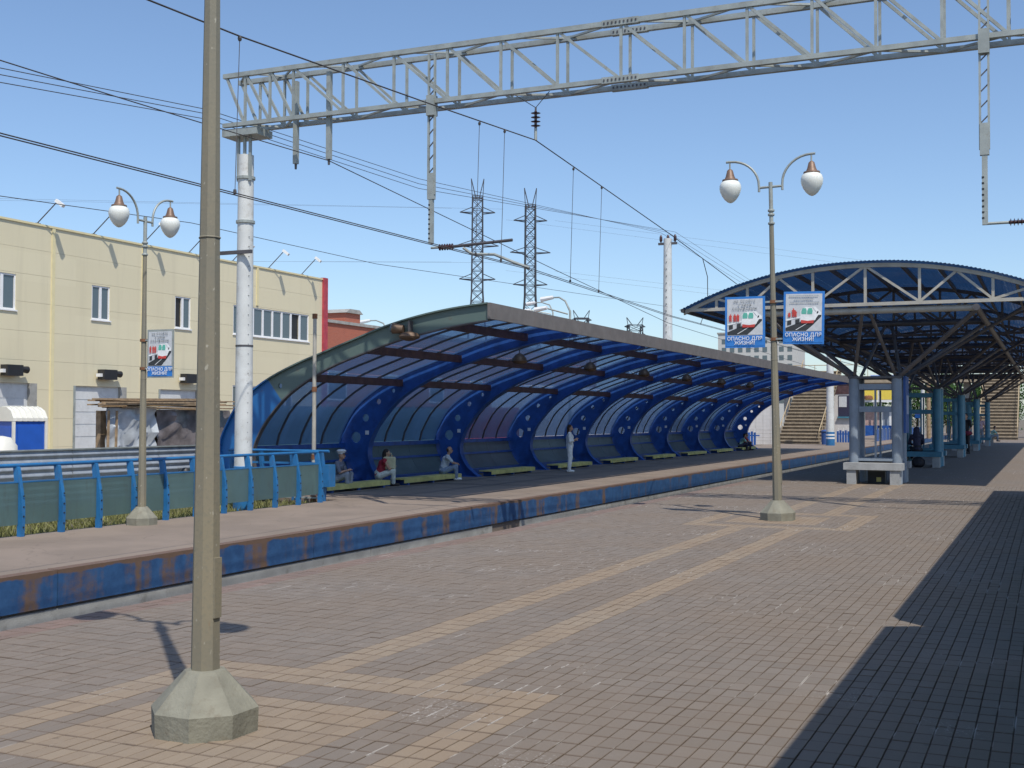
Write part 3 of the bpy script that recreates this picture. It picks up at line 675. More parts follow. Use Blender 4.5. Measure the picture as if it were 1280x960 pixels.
# panes along the outer curve
def seg_curve(x_from, x_to, z_min=.9):
    pts = [p for p in catmull(OUT, 10) if p.y > z_min]
    return pts
cv = [(p.x, p.y) for p in catmull(OUT, 10)]
cum = [0]
for a_, c_ in zip(cv[:-1], cv[1:]): cum.append(cum[-1]+math.dist(a_, c_))
def at_len(s):
    for i in range(len(cum)-1):
        if cum[i+1] >= s: t_ = (s-cum[i])/(cum[i+1]-cum[i]+1e-9); return (cv[i][0]+(cv[i+1][0]-cv[i][0])*t_, cv[i][1]+(cv[i+1][1]-cv[i][1])*t_)
    return cv[-1]
def len_at(pred):
    for i, p in enumerate(cv):
        if pred(p): return cum[i]
S0 = len_at(lambda p: p[1] > 1.22); SP = [len_at(lambda p, x=x: p[1] > 1.5 and p[0] > x) for x in (-17.45, -15.55, -13.45)]; S1 = cum[-1]-.05
cuts = [S0]+SP+[S1]
def strip(s0, s1, y0, y1, th, off, n=6):
    b = MB(); vs = []; fs = []
    for k in range(n+1):
        s = s0+(s1-s0)*k/n; a_ = at_len(max(s-.03, 0)); c_ = at_len(min(s+.03, cum[-1])); d = (Vector(c_)-Vector(a_)).normalized(); nr = Vector((-d.y, d.x)); p = Vector(at_len(s))
        if nr.y < 0 and d.x > .2: nr = -nr
        sg = 1 if nr.dot(p-Vector((-14.5, 1.2))) > 0 else -1
        nr = nr*sg
        for yy in (y0, y1):
            for o_ in (off, off+th): q = p+nr*o_; vs.append((q.x, yy, q.y))
    for k in range(n):
        a_ = 4*k; fs += [(a_, a_+2, a_+6, a_+4), (a_+1, a_+5, a_+7, a_+3), (a_, a_+4, a_+5, a_+1), (a_+2, a_+3, a_+7, a_+6)]
    fs += [(0, 1, 3, 2), (4*n, 4*n+2, 4*n+3, 4*n+1)]
    return b.add(vs, fs)
PW = (6.08-.24)/5
pane_m = [strip(cuts[k]+.012, cuts[k+1]-.012, .012, PW-.012, .008, -.03, 8).mesh('roof_pane', 'roof_blue', True) for k in range(4)]
bar_m = strip(S0, S1, -.022, .022, .05, -.085, 26).mesh('glazing_bar', 'dark_steel')
purl = MB().box(-.07, .07, 0, 1, -.2, 0)
for bay in range(9):
    y0, y1 = RY[bay]+.12, RY[bay+1]-.12; sc = (y1-y0)/(6.08-.24)
    for j in range(5):
        for k in range(4):
            o_ = obj('roof_pane', pane_m[k], sh, (0, y0+PW*sc*j, 0)); o_.scale = (1, sc, 1)
        if j: obj('glazing_bar', bar_m, sh, (0, y0+PW*sc*j, 0))
    for s in SP:
        px, pz = at_len(s)
        MB().box(px-.07, px+.07, y0-.1, y1+.1, pz-.30, pz-.10).build('purlin', 'brown_steel', sh)
    MB().box(-11.89, -11.82, RY[bay]-(.1 if bay == 0 else 0)+.004, RY[bay+1]-.004+(.1 if bay == 8 else 0), 4.31, 4.685).build('front_board', 'front_board', sh)
    # lower back panel with rails
    a_ = len_at(lambda p: p[1] > .12)
    for j in range(3):
        w3 = (y1-y0)/3; strip(a_, S0-.1, y0+w3*j+.01, y0+w3*(j+1)-.01, .02, -.06, 8).build('back_panel', 'wainscot', sh)
    for zz, hh in ((1.22, .11), (.74, .05)):
        px = [p for p in cv if p[1] > zz][0][0]; MB().box(px+.03, px+.13, y0-.08, y1+.08, zz-hh, zz+.02).build('back_rail', 'deep_blue', sh)
    MB().box(-18.9, -18.72, y0-.08, y1+.08, .02, .2).build('bottom_rail', 'deep_blue', sh)
ORD = ['first', 'second', 'third', 'fourth', 'fifth', 'sixth', 'seventh', 'eighth', 'ninth']
benches = ['low yellow bench nearest the railing corner, under the faded end rib', 'low yellow bench shared by the woman in red and the man in a pale shirt']
for bay in range(9):
    y0 = RY[bay]+.25; y1 = y0+3.75
    if bay == 0: y0, y1 = 27.0, 30.3
    t = thing('low_bench', benches[bay] if bay < 2 else ORD[bay]+' yellow bench from the railing corner, between two blue ribs', 'bench', (-17.68, (y0+y1)/2, FZ), 0, 'yellow benches under the shelter')
    L = (y1-y0)/2
    for k in range(3): MB().box(-.24+.16*k, -.095+.16*k, -L, L, .165, .205).build('plank', 'yellow', t)
    MB().box(.225, .25, -L, L, .07, .2).build('front_plank', 'yellow', t)
    for yy in (-L+.3, 0, L-.3): MB().box(-.2, .22, yy-.05, yy+.05, 0, .165).build('support', 'deep_blue', t)
def dome_lamp(x, y, z, label):
    t = thing('dome_lamp', label, 'lamp', (x, y, z), 0, 'dome lamps under the shelter roof')
    MB().lathe([(.03, .24), (.12, .2), (.21, .08), (.23, .0), (.2, -.05), (.1, -.09), (.01, -.1)], n=18).build('dome', 'brass', t, True); MB().tube([(0, 0, .2), (0, 0, .62)], .015, 6).build('stem', 'dark_steel', t)
for k in range(1, 8): dome_lamp(-14.6, RY[k]+2.2, 3.42, ORD[k-1]+' round dome lamp from the shelter end with the floodlight')
t = thing('flood_lamp', 'brown floodlight with a round side lamp fixed to the faded end rib', 'lamp', (-13.9, 25.02, 3.60))
MB().lathe([(.02, .16), (.2, .12), (.26, .04), (.24, 0), (.1, -.06), (.01, -.07)], n=18).build('dome', 'brass', t, True)
MB().tube([(-.16, 0, .22), (-.42, -.05, .24)], [.1, .13], 14).build('spot', 'brass', t, True); MB().box(-.02, .02, -.03, .14, .1, .42).build('bracket', 'dark_steel', t); MB().tube([(-.42, -.05, .24), (-.47, -.06, .245)], [.1, .1], 14).build('lens', 'pane', t)

# ================================================================== ARCHED PLATFORM CANOPY
XC, HW, CZ, RISE = -4.27, 4.73, 4.62, 1.06
def arch(x): u_ = (x-XC)/HW; return CZ+RISE*(1-abs(u_)**2.15)
ca = thing('platform_canopy', 'broad blue arched roof with white end truss over the brick platform', 'canopy', (0, 0, 0))
Y0C, Y1C = 31.3, 92.8
ax = np.linspace(XC-HW, XC+HW, 33)
def arc_mesh(name, mm, dz, th, d):
    pl = [(x, arch(x)+dz) for x in ax]+[(x, arch(x)+dz-th) for x in ax[::-1]]
    return MB().poly_y(pl, [], -d/2, d/2).mesh(name, mm)
top_m = {k: arc_mesh('top_chord', k, -.02, .10, .1) for k in ('pale_steel', 'dark_steel')}
bot_m = {k: MB().box(XC-HW+.05, XC+HW-.05, -.045, .045, CZ-.04, CZ+.045).mesh('bottom_chord', k) for k in ('pale_steel', 'dark_steel')}
tv = [-8.15, -7.25, -5.70, -4.27, -2.84, -1.29, -.39]; dg = [(-8.15, -7.25-.0, 0), (-6.4, -7.25, 0), (-6.4, -5.70, 1)]
verts_x = [-8.11, -7.28, -5.58, -4.27, -2.96, -1.26, -.43]
diags = [((-8.11, 1), (-7.28, 0)), ((-6.45, 1), (-7.28, 0)), ((-6.45, 1), (-5.58, 0)), ((-4.30, 1), (-5.58, 0)), ((-4.24, 1), (-2.96, 0)), ((-2.09, 1), (-2.96, 0)), ((-2.09, 1), (-1.26, 0)), ((-.43, 1), (-1.26, 0))]
vm = {}
def member_meshes(mm):
    out = []
    for x in verts_x: out.append(('vertical', MB().box(x-.034, x+.034, -.034, .034, CZ, arch(x)-.08).mesh('vertical', mm)))
    for (xa, ta), (xb, tb) in diags: out.append(('diagonal', MB().beam((xa, 0, arch(xa)-.1), (xb, 0, CZ+.03), .06, .06, (0, 1, 0)).mesh('diagonal', mm)))
    return out
mm_ = {k: member_meshes(k) for k in ('pale_steel', 'dark_steel')}
ty = [Y0C+.1]+[Y0C+6.14*k for k in range(1, 11)]
for i, y in enumerate(ty):
    k = 'pale_steel' if i == 0 else 'dark_steel'
    obj('top_chord', top_m[k], ca, (0, y, 0)); obj('bottom_chord', bot_m[k], ca, (0, y, 0))
    for nm, me_ in mm_[k]: obj(nm, me_, ca, (0, y, 0))
# roof panes: corrugated sheets between the trusses
px_ = np.linspace(XC-HW-.08, XC+HW+.08, 13)
def sheet(x0, x1, L):
    n = 24; b = MB(); vs = []; fs = []
    for k in range(n+1):
        x = x0+(x1-x0)*k/n; z = arch(max(min(x, XC+HW), XC-HW))+.03+.012*math.sin(2*math.pi*k/3.)
        if x < XC-HW or x > XC+HW: z -= .03
        vs += [(x, 0, z), (x, L, z)]
    fs = [(2*k, 2*k+2, 2*k+3, 2*k+1) for k in range(n)]
    return b.add(vs, fs).mesh('roof_sheet', 'canopy_blue', True, False)
sm = [sheet(px_[k]+.0004, px_[k+1]-.0004, 6.139) for k in range(12)]
for i in range(10):
    for k in range(12): obj('roof_sheet', sm[k], ca, (0, Y0C-.12+6.14*i, 0))
for x in np.linspace(XC-HW+.3, XC+HW-.3, 11):
    z = arch(x); MB().box(x-.03, x+.03, Y0C+.16, Y1C, z-.13, z-.03).build('purlin', 'dark_steel', ca)
for x in (XC-HW, XC+HW): MB().box(x-.04, x+.04, Y0C-.1, Y1C, CZ-.06, CZ+.03).build('eave_beam', 'dark_steel', ca)
for x in (-6.9, -1.64): MB().tube([(x, Y0C, 4.46), (x, Y1C, 4.46)], .085, 10).build('long_pipe', 'dark_steel', ca, True)
TWY = [33.72+12.3*k for k in range(5)]
for i, y in enumerate(TWY):
    for yy in ((y-2.2, y+2.4)):
        MB().tube([(-6.9, yy, 4.47), (-1.64, yy, 4.47)], .085, 10).build('cross_pipe', 'pale_steel' if (i == 0 and yy < y) else 'dark_steel', ca, True)
    for sx in (-1, 1):
        for sy in (-1, 1):
            cx_, cy_ = XC+sx*.55, y+sy*.5; far_ = y+(-2.2 if sy < 0 else 2.4)
            MB().tube([(cx_, cy_, 2.8), (XC+sx*2.63, far_, 4.42)], .06, 8).build('strut', 'strut_steel', ca, True)
            MB().tube([(cx_, cy_, 2.8), (XC+sx*.1, far_, 4.40)], .045, 8).build('strut', 'strut_steel', ca, True)
            if sy > 0: MB().tube([(cx_, cy_, 2.8), (XC+sx*3.6, y, 4.6)], .045, 8).build('strut', 'dark_steel', ca, True)
def make_tower(paint):
    t = thing('column_tower', '', 'column tower', (0, 0, 0), 0, 'column towers under the arched canopy')
    for sx in (-1, 1):
        for sy in (-1, 1): MB().tube([(sx*.55, sy*.5, 0), (sx*.55, sy*.5, 2.8)], .135, 16).build('column', paint, t, True)
        for z in (2.58, 1.98): MB().box(sx*.55-.04, sx*.55+.04, -.37, .37, z-.06, z+.06).build('side_bar', paint, t)
    for sy in (-1, 1):
        for z in (2.58, 1.98): MB().box(-.42, .42, sy*.5-.05, sy*.5+.05, z-.075, z+.075).build('cross_bar', paint, t)
        MB().box(-.025, .025, sy*.5-.025, sy*.5+.025, .67, 2.5).build('mullion', paint, t)
    for k in range(4): MB().box(-.69, .69, -.66+.33*k+.01, -.66+.33*(k+1)-.01, 2.8, 2.86).build('head_plate', 'dark_steel', t)
    MB().box(-.62, .62, -.58, .58, .60, .67).build('sill_slab', paint, t)
    for sy in (-1, 1):
        MB().box(-.75, .75, sy*.88-.24, sy*.88+.24, .38, .56).build('seat_slab', 'bench_concrete' if paint == 'grey_blue' else paint, t)
        for sx in (-1, 1): MB().box(sx*.55-.12, sx*.55+.12, sy*.88-.2, sy*.88+.17, 0, .38).build('bench_leg', 'bench_concrete', t)
    return t
tw0 = make_tower('grey_blue'); tw1 = make_tower('teal_blue')
lbl = ['first column tower at the canopy end, grey with a concrete bench', 'second teal column tower, behind the grey one, with a hooded figure on its bench', 'third teal column tower, beside the standing person in black', 'fourth teal column tower along the canopy', 'last teal column tower before the stone staircase']
tws = [tw0, tw1]+[copy_tree(tw1) for _ in range(3)]
for k, t in enumerate(tws): t.location = (XC, TWY[k], 0); t['label'] = lbl[k]
t = thing('notice_board', 'narrow blue notice board hung on the side of the grey column tower', 'board', (XC+.74, TWY[0]-.1, 1.35))
MB().box(-.03, .03, -.38, .38, 0, 1.5).build('panel', 'bin_blue', t); MB().box(.031, .04, -.28, .28, .5, 1.0).build('plate', 'blue', t); MB().box(-.07, -.03, -.05, .05, .6, .9).build('mount', 'dark_steel', t)
t = thing('litter_bin', 'dark square litter bin under the bench of the grey column tower', 'bin', (XC+.02, TWY[0]-.35, 0))
MB().box(-.22, .22, -.18, .18, 0, .36).build('body', 'print_black', t); MB().box(-.235, .235, -.195, .195, .36, .4).build('rim', 'dark_steel', t); MB().box(.0, .12, -.19, -.181, .05, .17).build('label', 'yellow', t)

# ================================================================== CREAM BUILDING
bx = -40.0
bd = thing('warehouse', 'long cream panel clad warehouse with dock doors and white windows', 'building', (bx, 0, -.9))
BY0, BY1, BH = 14.0, 61.2, 10.9
MB().box(-22, -.14, BY0, BY1, 0, BH-.05).build('core', 'cream_core', bd)
wins = [(30.5, 31.7, 7.05, 8.62), (36.3, 37.75, 7.1, 8.62), (42.17, 43.33, 7.05, 8.62), (47.9, 49.1, 7.05, 8.65), (52.6, 59.8, 7.05, 8.62), (52.6, 58.2, 2.6, 4.3)]
doors = [(29.9, 33.3, 0, 4.02), (35.5, 38.98, 0, 4.02), (41.1, 44.5, 0, 3.98), (46.74, 50.1, 0, 3.95)]
holes_ = wins+doors
bays = [14.0, 22.6, 28.4, 34.1, 39.8, 45.55, 51.2, 54.7, 61.2]; rows = [0, 1.25, 2.5, 3.75, 5.0, 6.25, 7.5, 8.7, 9.8, 10.9]
def panel_rects(a0, a1, z0, z1):
    ysx = sorted({a0, a1, *[v for h in holes_ for v in h[:2] if a0 < v < a1]}); zsx = sorted({z0, z1, *[v for h in holes_ for v in h[2:] if z0 < v < z1]})
    for ya, yb in zip(ysx[:-1], ysx[1:]):
        for za, zb in zip(zsx[:-1], zsx[1:]):
            my, mz = (ya+yb)/2, (za+zb)/2
            if not any(h[0] < my < h[1] and h[2] < mz < h[3] for h in holes_): yield ya, yb, za, zb
for a0, a1 in zip(bays[:-1], bays[1:]):
    for z0, z1 in zip(rows[:-1], rows[1:]):
        for ya, yb, za, zb in panel_rects(a0, a1, z0, z1):
            g_ = .004; b = MB()
            b.box(-.14, 0, ya+(g_ if ya == a0 else 0), yb-(g_ if yb == a1 else 0), za+(g_ if za == z0 else 0), zb-(g_ if zb == z1 else 0))
            b.build('wall_panel', 'cream', bd)
for y in bays[1:-1]:
    if not (52.6 < y < 59.8): MB().box(.001, .05, y-.09, y+.09, 0 if not any(h[0] < y < h[1] for h in holes_) else 4.4, BH).build('joint_strip', 'cream_trim', bd)
    else: MB().box(.001, .05, y-.09, y+.09, 8.75, BH).build('joint_strip', 'cream_trim', bd)
MB().box(-22.1, .06, BY0-.05, BY1+.05, BH-.04, BH+.05).build('parapet_cap', 'cream_trim', bd)
MB().box(-.3, .12, BY1, BY1+.45, 0, BH+.1).build('corner_trim', 'red_trim', bd)
def window(par, y0, y1, z0, z1, n, open_=None):
    wn = MB().box(-.10, -.03, y0, y1, z0, z0+.07).box(-.10, -.03, y0, y1, z1-.07, z1).box(-.10, -.03, y0, y0+.07, z0+.07, z1-.07).box(-.10, -.03, y1-.07, y1, z0+.07, z1-.07).build('window', 'window_white', par)
    st = (y1-y0)/n
    for k in range(n):
        if k: MB().box(-.10, -.025, y0+st*k-.07, y0+st*k+.07, z0+.07, z1-.07).build('mullion', 'window_white', wn)
        a_, c_ = y0+st*k+.07, y0+st*(k+1)-.07
        if k == open_: MB().box(-.138, -.132, a_, c_, z0+.07, z1-.07).build('opening', 'black', wn); continue
        MB().box(-.085, -.075, a_, c_, z0+.07, z1-.07).build('pane', 'pane', wn)
    MB().box(-.05, .06, y0-.05, y1+.05, z0-.06, z0-.004).build('sill', 'window_white', wn)
for k, h in enumerate(wins): window(bd, *h, 2 if k < 4 else 8, {3: 0, 4: 6}.get(k))
for (y0, y1, z0, z1) in doors:
    d_ = MB().box(-.139, -.13, y0, y1, 0, z1).build('dock_door', 'shutter', bd)
    for k in range(7): MB().box(-.13, -.11, y0+.25, y1-.5, .02+k*.56, .56+k*.56-.02 if k < 6 else z1-.1).build('slat', 'shutter', d_)
    MB().box(-.13, .02, y1-.4, y1-.004, 0, z1-.004).build('jamb', 'concrete', d_); MB().box(-.13, .03, y0+.004, y0+.12, 0, z1-.004).build('jamb', 'steel_grey', d_)
for k, y in enumerate((48.75, 43.0, 37.4, 31.6)):
    t = thing('wall_lamp', 'black lamp over the '+['first', 'second', 'third', 'fourth'][k]+' dock door from the warehouse red corner', 'lamp', (bx, y, 3.62), 0, 'lamps above the dock doors')
    MB().box(.05, .45, -.45, .4, -.22, .24).build('housing', 'black', t); MB().box(0, .05, -.15, .15, -.1, .2).build('mount', 'dark_steel', t); MB().tube([(.3, .4, .08), (.3, .75, .05)], [.12, .16], 10).build('head', 'black', t); MB().box(.1, .35, -.6, -.452, -.1, .05).build('reflector', 'white', t)
for k, y in enumerate((59.1, 55.84, 52.58, 49.0, 45.6, 42.28, 38.94, 33.6)):
    t = thing('roof_floodlight', ['first', 'second', 'third', 'fourth', 'fifth', 'sixth', 'seventh', 'eighth'][k]+' parapet floodlight from the red corner of the warehouse', 'lamp', (bx-.1, y, 10.05), 0, 'floodlights on the warehouse parapet')
    MB().tube([(0, 0, 0), (.75, .35, .92)], .025, 6).build('rod', 'dark_steel', t); MB().box(-.12, .12, -.12, .12, 0, .03).build('foot', 'dark_steel', t)
    b = MB().box(-.16, .24, -.13, .13, -.06, .08).build('head', 'white', t); b.location = (.85, .42, .92); b.rotation_euler = (0, R(38), R(20))

# red brick building behind
rb = thing('brick_building', 'red brick building with a small brick vent tower on its roof', 'building', (-55, 0, -.9))
MB().box(-20, 0, 72, 150, 0, 10.5).build('wall', 'red_brick', rb); MB().box(-20.2, .15, 71.8, 150.2, 10.5, 10.75).build('cornice', 'concrete', rb)
for k in range(8):
    f_ = MB().box(0.002, .05, 76+9*k, 79+9*k, 4, 6.5).build('window', 'window_white', rb); MB().box(.052, .06, 76.15+9*k, 78.85+9*k, 4.15, 6.35).build('pane', 'pane', f_)
vt = MB().box(-3, -1, 89.4, 91.8, 10.75, 11.7).build('vent_tower', 'red_brick', rb); MB().poly_x([(89.2, 11.7), (92.0, 11.7), (91.4, 12.05), (89.8, 12.05)], -3.2, -.8).build('cap', 'concrete', vt)
for k in range(3): MB().tube([(-6, 86+.9*k, 10.75), (-6, 86+.9*k, 12.1)], .3, 10).build('vent_pipe', 'white', rb, True)
tag(MB().box(-46, -40, 98, 128, -.9, 4.6).build('low_hall', 'white'), 'low white hall seen through the shelter panes', 'building')

# corrugated fence
fc = thing('sheet_fence', 'low corrugated grey metal fence behind the grassy verge', 'fence', (-21.0, 0, -.45))
def corr(L, H, n=12):
    vs = []; N_ = n*8
    for k in range(N_+1):
        z = H*k/N_; x = .022*math.sin(2*math.pi*n*k/N_); vs += [(x, 0, z), (x, L, z)]
    return MB().add(vs, [(2*k, 2*k+1, 2*k+3, 2*k+2) for k in range(N_)]).mesh('sheet', 'fence', True, False)
cs = corr(2.98, 1.38, 9)
for k in range(7):
    o_ = obj('sheet', cs, fc, (random.uniform(-.012, .012), 6.6+3*k, 0)); MB().box(-.09, -.03, 6.56+3*k, 6.64+3*k, 0, 1.4).build('post', 'steel_grey', fc)
MB().box(-.03, .03, 6.6, 27.6, 1.38, 1.41).build('top_rail', 'steel_grey', fc)

# teal site hoarding and a red container behind the shelter
hg = thing('site_hoarding', 'teal sheet hoarding showing through the first shelter panes', 'fence', (-24.5, 0, -.9))
for k in range(7): MB().box(-.03, .03, 33.6+2.2*k, 35.77+2.2*k, 0, 3.0).build('sheet', 'hoarding', hg); MB().box(-.09, -.03, 33.56+2.2*k, 33.64+2.2*k, 0, 3.1).build('post', 'steel_grey', hg)
rc = thing('red_container', 'red shipping container seen through the third bay of the shelter', 'container', (-26, 52.6, -.9))
MB().box(-2.4, 0, -3.2, 6.2, .15, 3.1).build('body', 'container_red', rc)
for k in range(30): MB().box(.0, .045, -3.1+.31*k, -2.95+.31*k, .3, 2.95).build('corrugation', 'container_red', rc)
for y in (-3.2, 6.05): MB().box(-2.42, .06, y, y+.15, 0, 3.15).build('corner_post', 'container_red', rc)

# portable toilet
pt = thing('portable_toilet', 'blue portable toilet with a white domed roof behind the metal fence', 'toilet', (-30.2, 28.75, -.9), R(-12))
MB().box(-.55, .55, -.55, .55, .1, 2.45).build('cabin', 'toilet_blue', pt)
rf = [( -.6, 2.45), (.6, 2.45), (.6, 2.55), (.45, 2.78), (.2, 2.9), (-.2, 2.9), (-.45, 2.78), (-.6, 2.55)]
MB().poly_y(rf, [], -.6, .6).build('roof', 'toilet_white', pt)
for k in range(6): MB().poly_y([(x*1.02, (z-2.45)*1.05+2.46) for x, z in rf], [], -.5+.19*k, -.45+.19*k).build('roof_rib', 'toilet_white', pt)
for sx in (-1, 1):
    for sy in (-1, 1): MB().box(sx*.56-.04, sx*.56+.04, sy*.56-.04, sy*.56+.04, 0, 2.44).build('corner_post', 'toilet_white', pt)
d_ = MB().box(.551, .575, -.42, .42, .25, 2.3).build('door', 'toilet_blue', pt); MB().box(.576, .6, .28, .34, 1.2, 1.35).build('handle', 'toilet_white', d_)
for k in range(2): MB().box(-.42, .42, -.575, -.551, .3+1.05*k, 1.2+1.05*k).build('side_panel', 'toilet_blue', pt)
t = thing('bulk_bag', 'crumpled white bag beside the portable toilet', 'bag', (-29.5, 27.35, -.9))
b = MB(); b.lathe([(.4, 0), (.52, .3), (.48, .8), (.53, 1.2), (.45, 1.7), (.28, 1.95), (.05, 2.0)], n=11); 
b.v = [(x*random.uniform(.88, 1.1), y*random.uniform(.88, 1.1), z) for x, y, z in b.v]; b.build('sack', 'toilet_white', t, True)

# plastic covered shed with planks
sd = thing('plastic_shed', 'makeshift shed of plastic sheeting with loose planks on top', 'shed', (-28, 30.2, -.9))
def crumple(y0, y1, z0, z1, mm, n=14, seed=1):
    r_ = np.random.default_rng(seed); vs = []; 
    for i in range(n+1):
        for j in range(n+1): vs.append((.05*math.sin(i*.9+j*.5+seed)+.05*r_.normal(), y0+(y1-y0)*i/n, z0+(z1-z0)*j/n))
    fs = [(i*(n+1)+j, (i+1)*(n+1)+j, (i+1)*(n+1)+j+1, i*(n+1)+j+1) for i in range(n) for j in range(n)]
    return MB().add(vs, fs).build('sheeting', mm, sd, True)
crumple(0, 2.4, 0, 2.9, 'tarp', seed=2); crumple(2.42, 6.5, 0, 2.85, 'tarp_brown', seed=5)
MB().box(-.5, -.3, .1, 6.4, 0, 2.8).build('frame', 'tan_wood', sd)
for k in range(16):
    z = 2.92+.07*(k % 4)+.02*(k % 3); a_ = -.6+random.uniform(-.2, 1.6); MB().beam((-.5+.13*(k % 7), a_, z), (-.5+.13*(k % 7)+random.uniform(-.15, .15), a_+random.uniform(4.2, 6.6), z+random.uniform(-.08, .12)), random.uniform(.12, .2), .05).build('plank', 'tan_wood', sd)
for y in (-.02, .35): MB().beam((.1, y, 0), (.1, y+.06, 2.8), .06, .06).build('post', 'tan_wood', sd)
t = thing('safety_vest', 'bright green vest with a black helmet hung behind the blue railing', 'clothing', (-15.99, 19.78, FZ+.95))
MB().lathe([(.05, -.34), (.075, -.2), (.08, 0), (.05, .18), (.01, .2)], n=10).build('vest', 'hi_vis', t, True); MB().lathe([(.11, 0), (.10, .08), (.06, .13), (.01, .14)], (0, -.26, -.1), 12).build('helmet', 'black', t, True)

# ================================================================== PYLONS AND FAR THINGS
def pylon(name, label, x, y, H, w0, w1, r, grp, arms=((.93, 2.2), (.79, 2.8), (.65, 2.2)), rz=.5):
    t = thing(name, label, 'pylon', (x, y, -1.5), rz, grp)
    def hw(z): 
        k = z/H
        return w0+(w1-w0)*min(k/.55, 1.) if k < .55 else w1*(1-.12*(k-.55)/.45)
    levels = [0]; 
    while levels[-1] < H*.93: levels.append(min(H*.93, levels[-1]+max(1.7*hw(levels[-1]), 1.8)))
    b = MB(); br = MB(); cor = [(-1, -1), (1, -1), (1, 1), (-1, 1)]
    for a_, c_ in zip(levels[:-1], levels[1:]):
        ha, hc = hw(a_), hw(c_)
        for i in range(4):
            p, q = cor[i], cor[(i+1) % 4]
            b.beam((p[0]*ha, p[1]*ha, a_), (p[0]*hc, p[1]*hc, c_), r*2, r*2)
            br.beam((p[0]*ha, p[1]*ha, a_), (q[0]*hc, q[1]*hc, c_), r, r); br.beam((q[0]*ha, q[1]*ha, a_), (p[0]*hc, p[1]*hc, c_), r, r); br.beam((p[0]*hc, p[1]*hc, c_), (q[0]*hc, q[1]*hc, c_), r, r)
    b.build('legs', 'pylon', t); br.build('bracing', 'pylon', t)
    for k, L in arms:
        z = H*.93*k
        for s in (-1, 1):
            am = MB().beam((s*hw(z), -hw(z), z), (s*(hw(z)+L), 0, z+.15), r*1.6, r*1.6).beam((s*hw(z), hw(z), z), (s*(hw(z)+L), 0, z+.15), r*1.6, r*1.6).beam((s*hw(z), 0, z+1.1), (s*(hw(z)+L), 0, z+.15), r*1.3, r*1.3).beam((s*hw(z), -hw(z), z), (s*hw(z), hw(z), z), r*2, r*2)
            am.build('arm', 'pylon', t)
    for s in (-1, 1): MB().beam((s*hw(H)*.3, 0, H*.92), (s*hw(H)*1.3, 0, H), r*1.6, r*1.6).beam((s*hw(H), 0, H*.9), (s*hw(H)*1.3, 0, H), r*1.3, r*1.3).build('peak', 'pylon', t)
    return t
pg = 'power line pylons'
pylon('pylon', 'taller looking dark lattice pylon, left of the pair above the shelter', -92, 190, 45.3, 2.9, .98, .095, pg)['label'] = 'dark lattice pylon of the pair, rising behind the shelter tip'
pylon('pylon', 'dark lattice pylon of the pair, standing clear of the lattice drop bracket', -88.3, 205, 46.0, 3.0, 1.0, .1, pg)
pylon('pylon', 'small distant pylon top showing over the shelter roof beside a street lamp', -190.5, 500, 51, 6, 3.2, .2, pg, ((.98, 1.6), (.9, 1.6)))
pylon('pylon', 'small distant pylon top showing over the shelter roof by the pale pole', -165.5, 500, 47, 6, 3.2, .2, pg, ((.98, 1.6), (.9, 1.6)))
A0 = Vector((-92, 190, -1.5)); A1 = Vector((-88.3, 205, -1.5))
for k, z in enumerate((36.5, 27.0)):
    for s in (-1, 1):
        wire([(-92+s*4, 190+s*2.2, z+2), (-230+s*4, 60, z-6), (-420, -150, z+4)], 'faint high voltage line running from a pylon', .014, 'high voltage lines')
        wire([(-88.3+s*4, 205+s*2.2, z+2), (40+s*4, 330, z-9), (200, 470, z+6)], 'faint high voltage line running from a pylon', .014, 'high voltage lines')
def street_lamp(x, y, H, label, d=1, L=2.5, nh=2, r=.09):
    t = thing('street_lamp', label, 'street lamp', (x, y, -1.5), 0, 'distant street lamps')
    MB().tube([(0, 0, 0), (0, 0, H-1), (d*.4, 0, H-.2), (d*L*.6, 0, H+.1), (d*L, 0, H+.1)], [r*1.3, r, r*.8, r*.7, r*.6], 8).build('mast', 'steel_grey', t, True)
    for k in range(nh): MB().tube([(d*(L-.1), -1.2*k, H+.12-.9*k), (d*(L+.9), -1.2*k, H-.02-.9*k)], [.14, .2], 8).build('head', 'white', t, True)
    if nh > 1: MB().tube([(d*.2, 0, H-1.2), (d*L, -1.2, H-.8)], r*.7, 6).build('second_arm', 'steel_grey', t)
street_lamp(-33.3, 85, 12.3, 'distant twin headed street lamp beside the pylon base', -1, 1.5); street_lamp(-49.0, 120, 15.6, 'distant street lamp seen over the roof between the small pylons', -1, 2.2); street_lamp(-58, 100, 12.4, 'distant street lamp over the shelter end rib', -1, 2)
ab = thing('apartment_block', 'pale apartment block far behind the end of the shelter roof', 'building', (-94, 420, -1.5))
MB().box(-14, 14, 0, 14, 0, 33).build('wall', 'apartment', ab); MB().box(-14.3, 14.3, -.3, 14.3, 33, 33.6).build('parapet', 'concrete', ab)
for i in range(9):
    for j in range(8): MB().box(-12.6+2.9*i, -11+2.9*i, -.08, -.01, 8.5+3*j, 10.2+3*j).build('window', 'pane', ab)

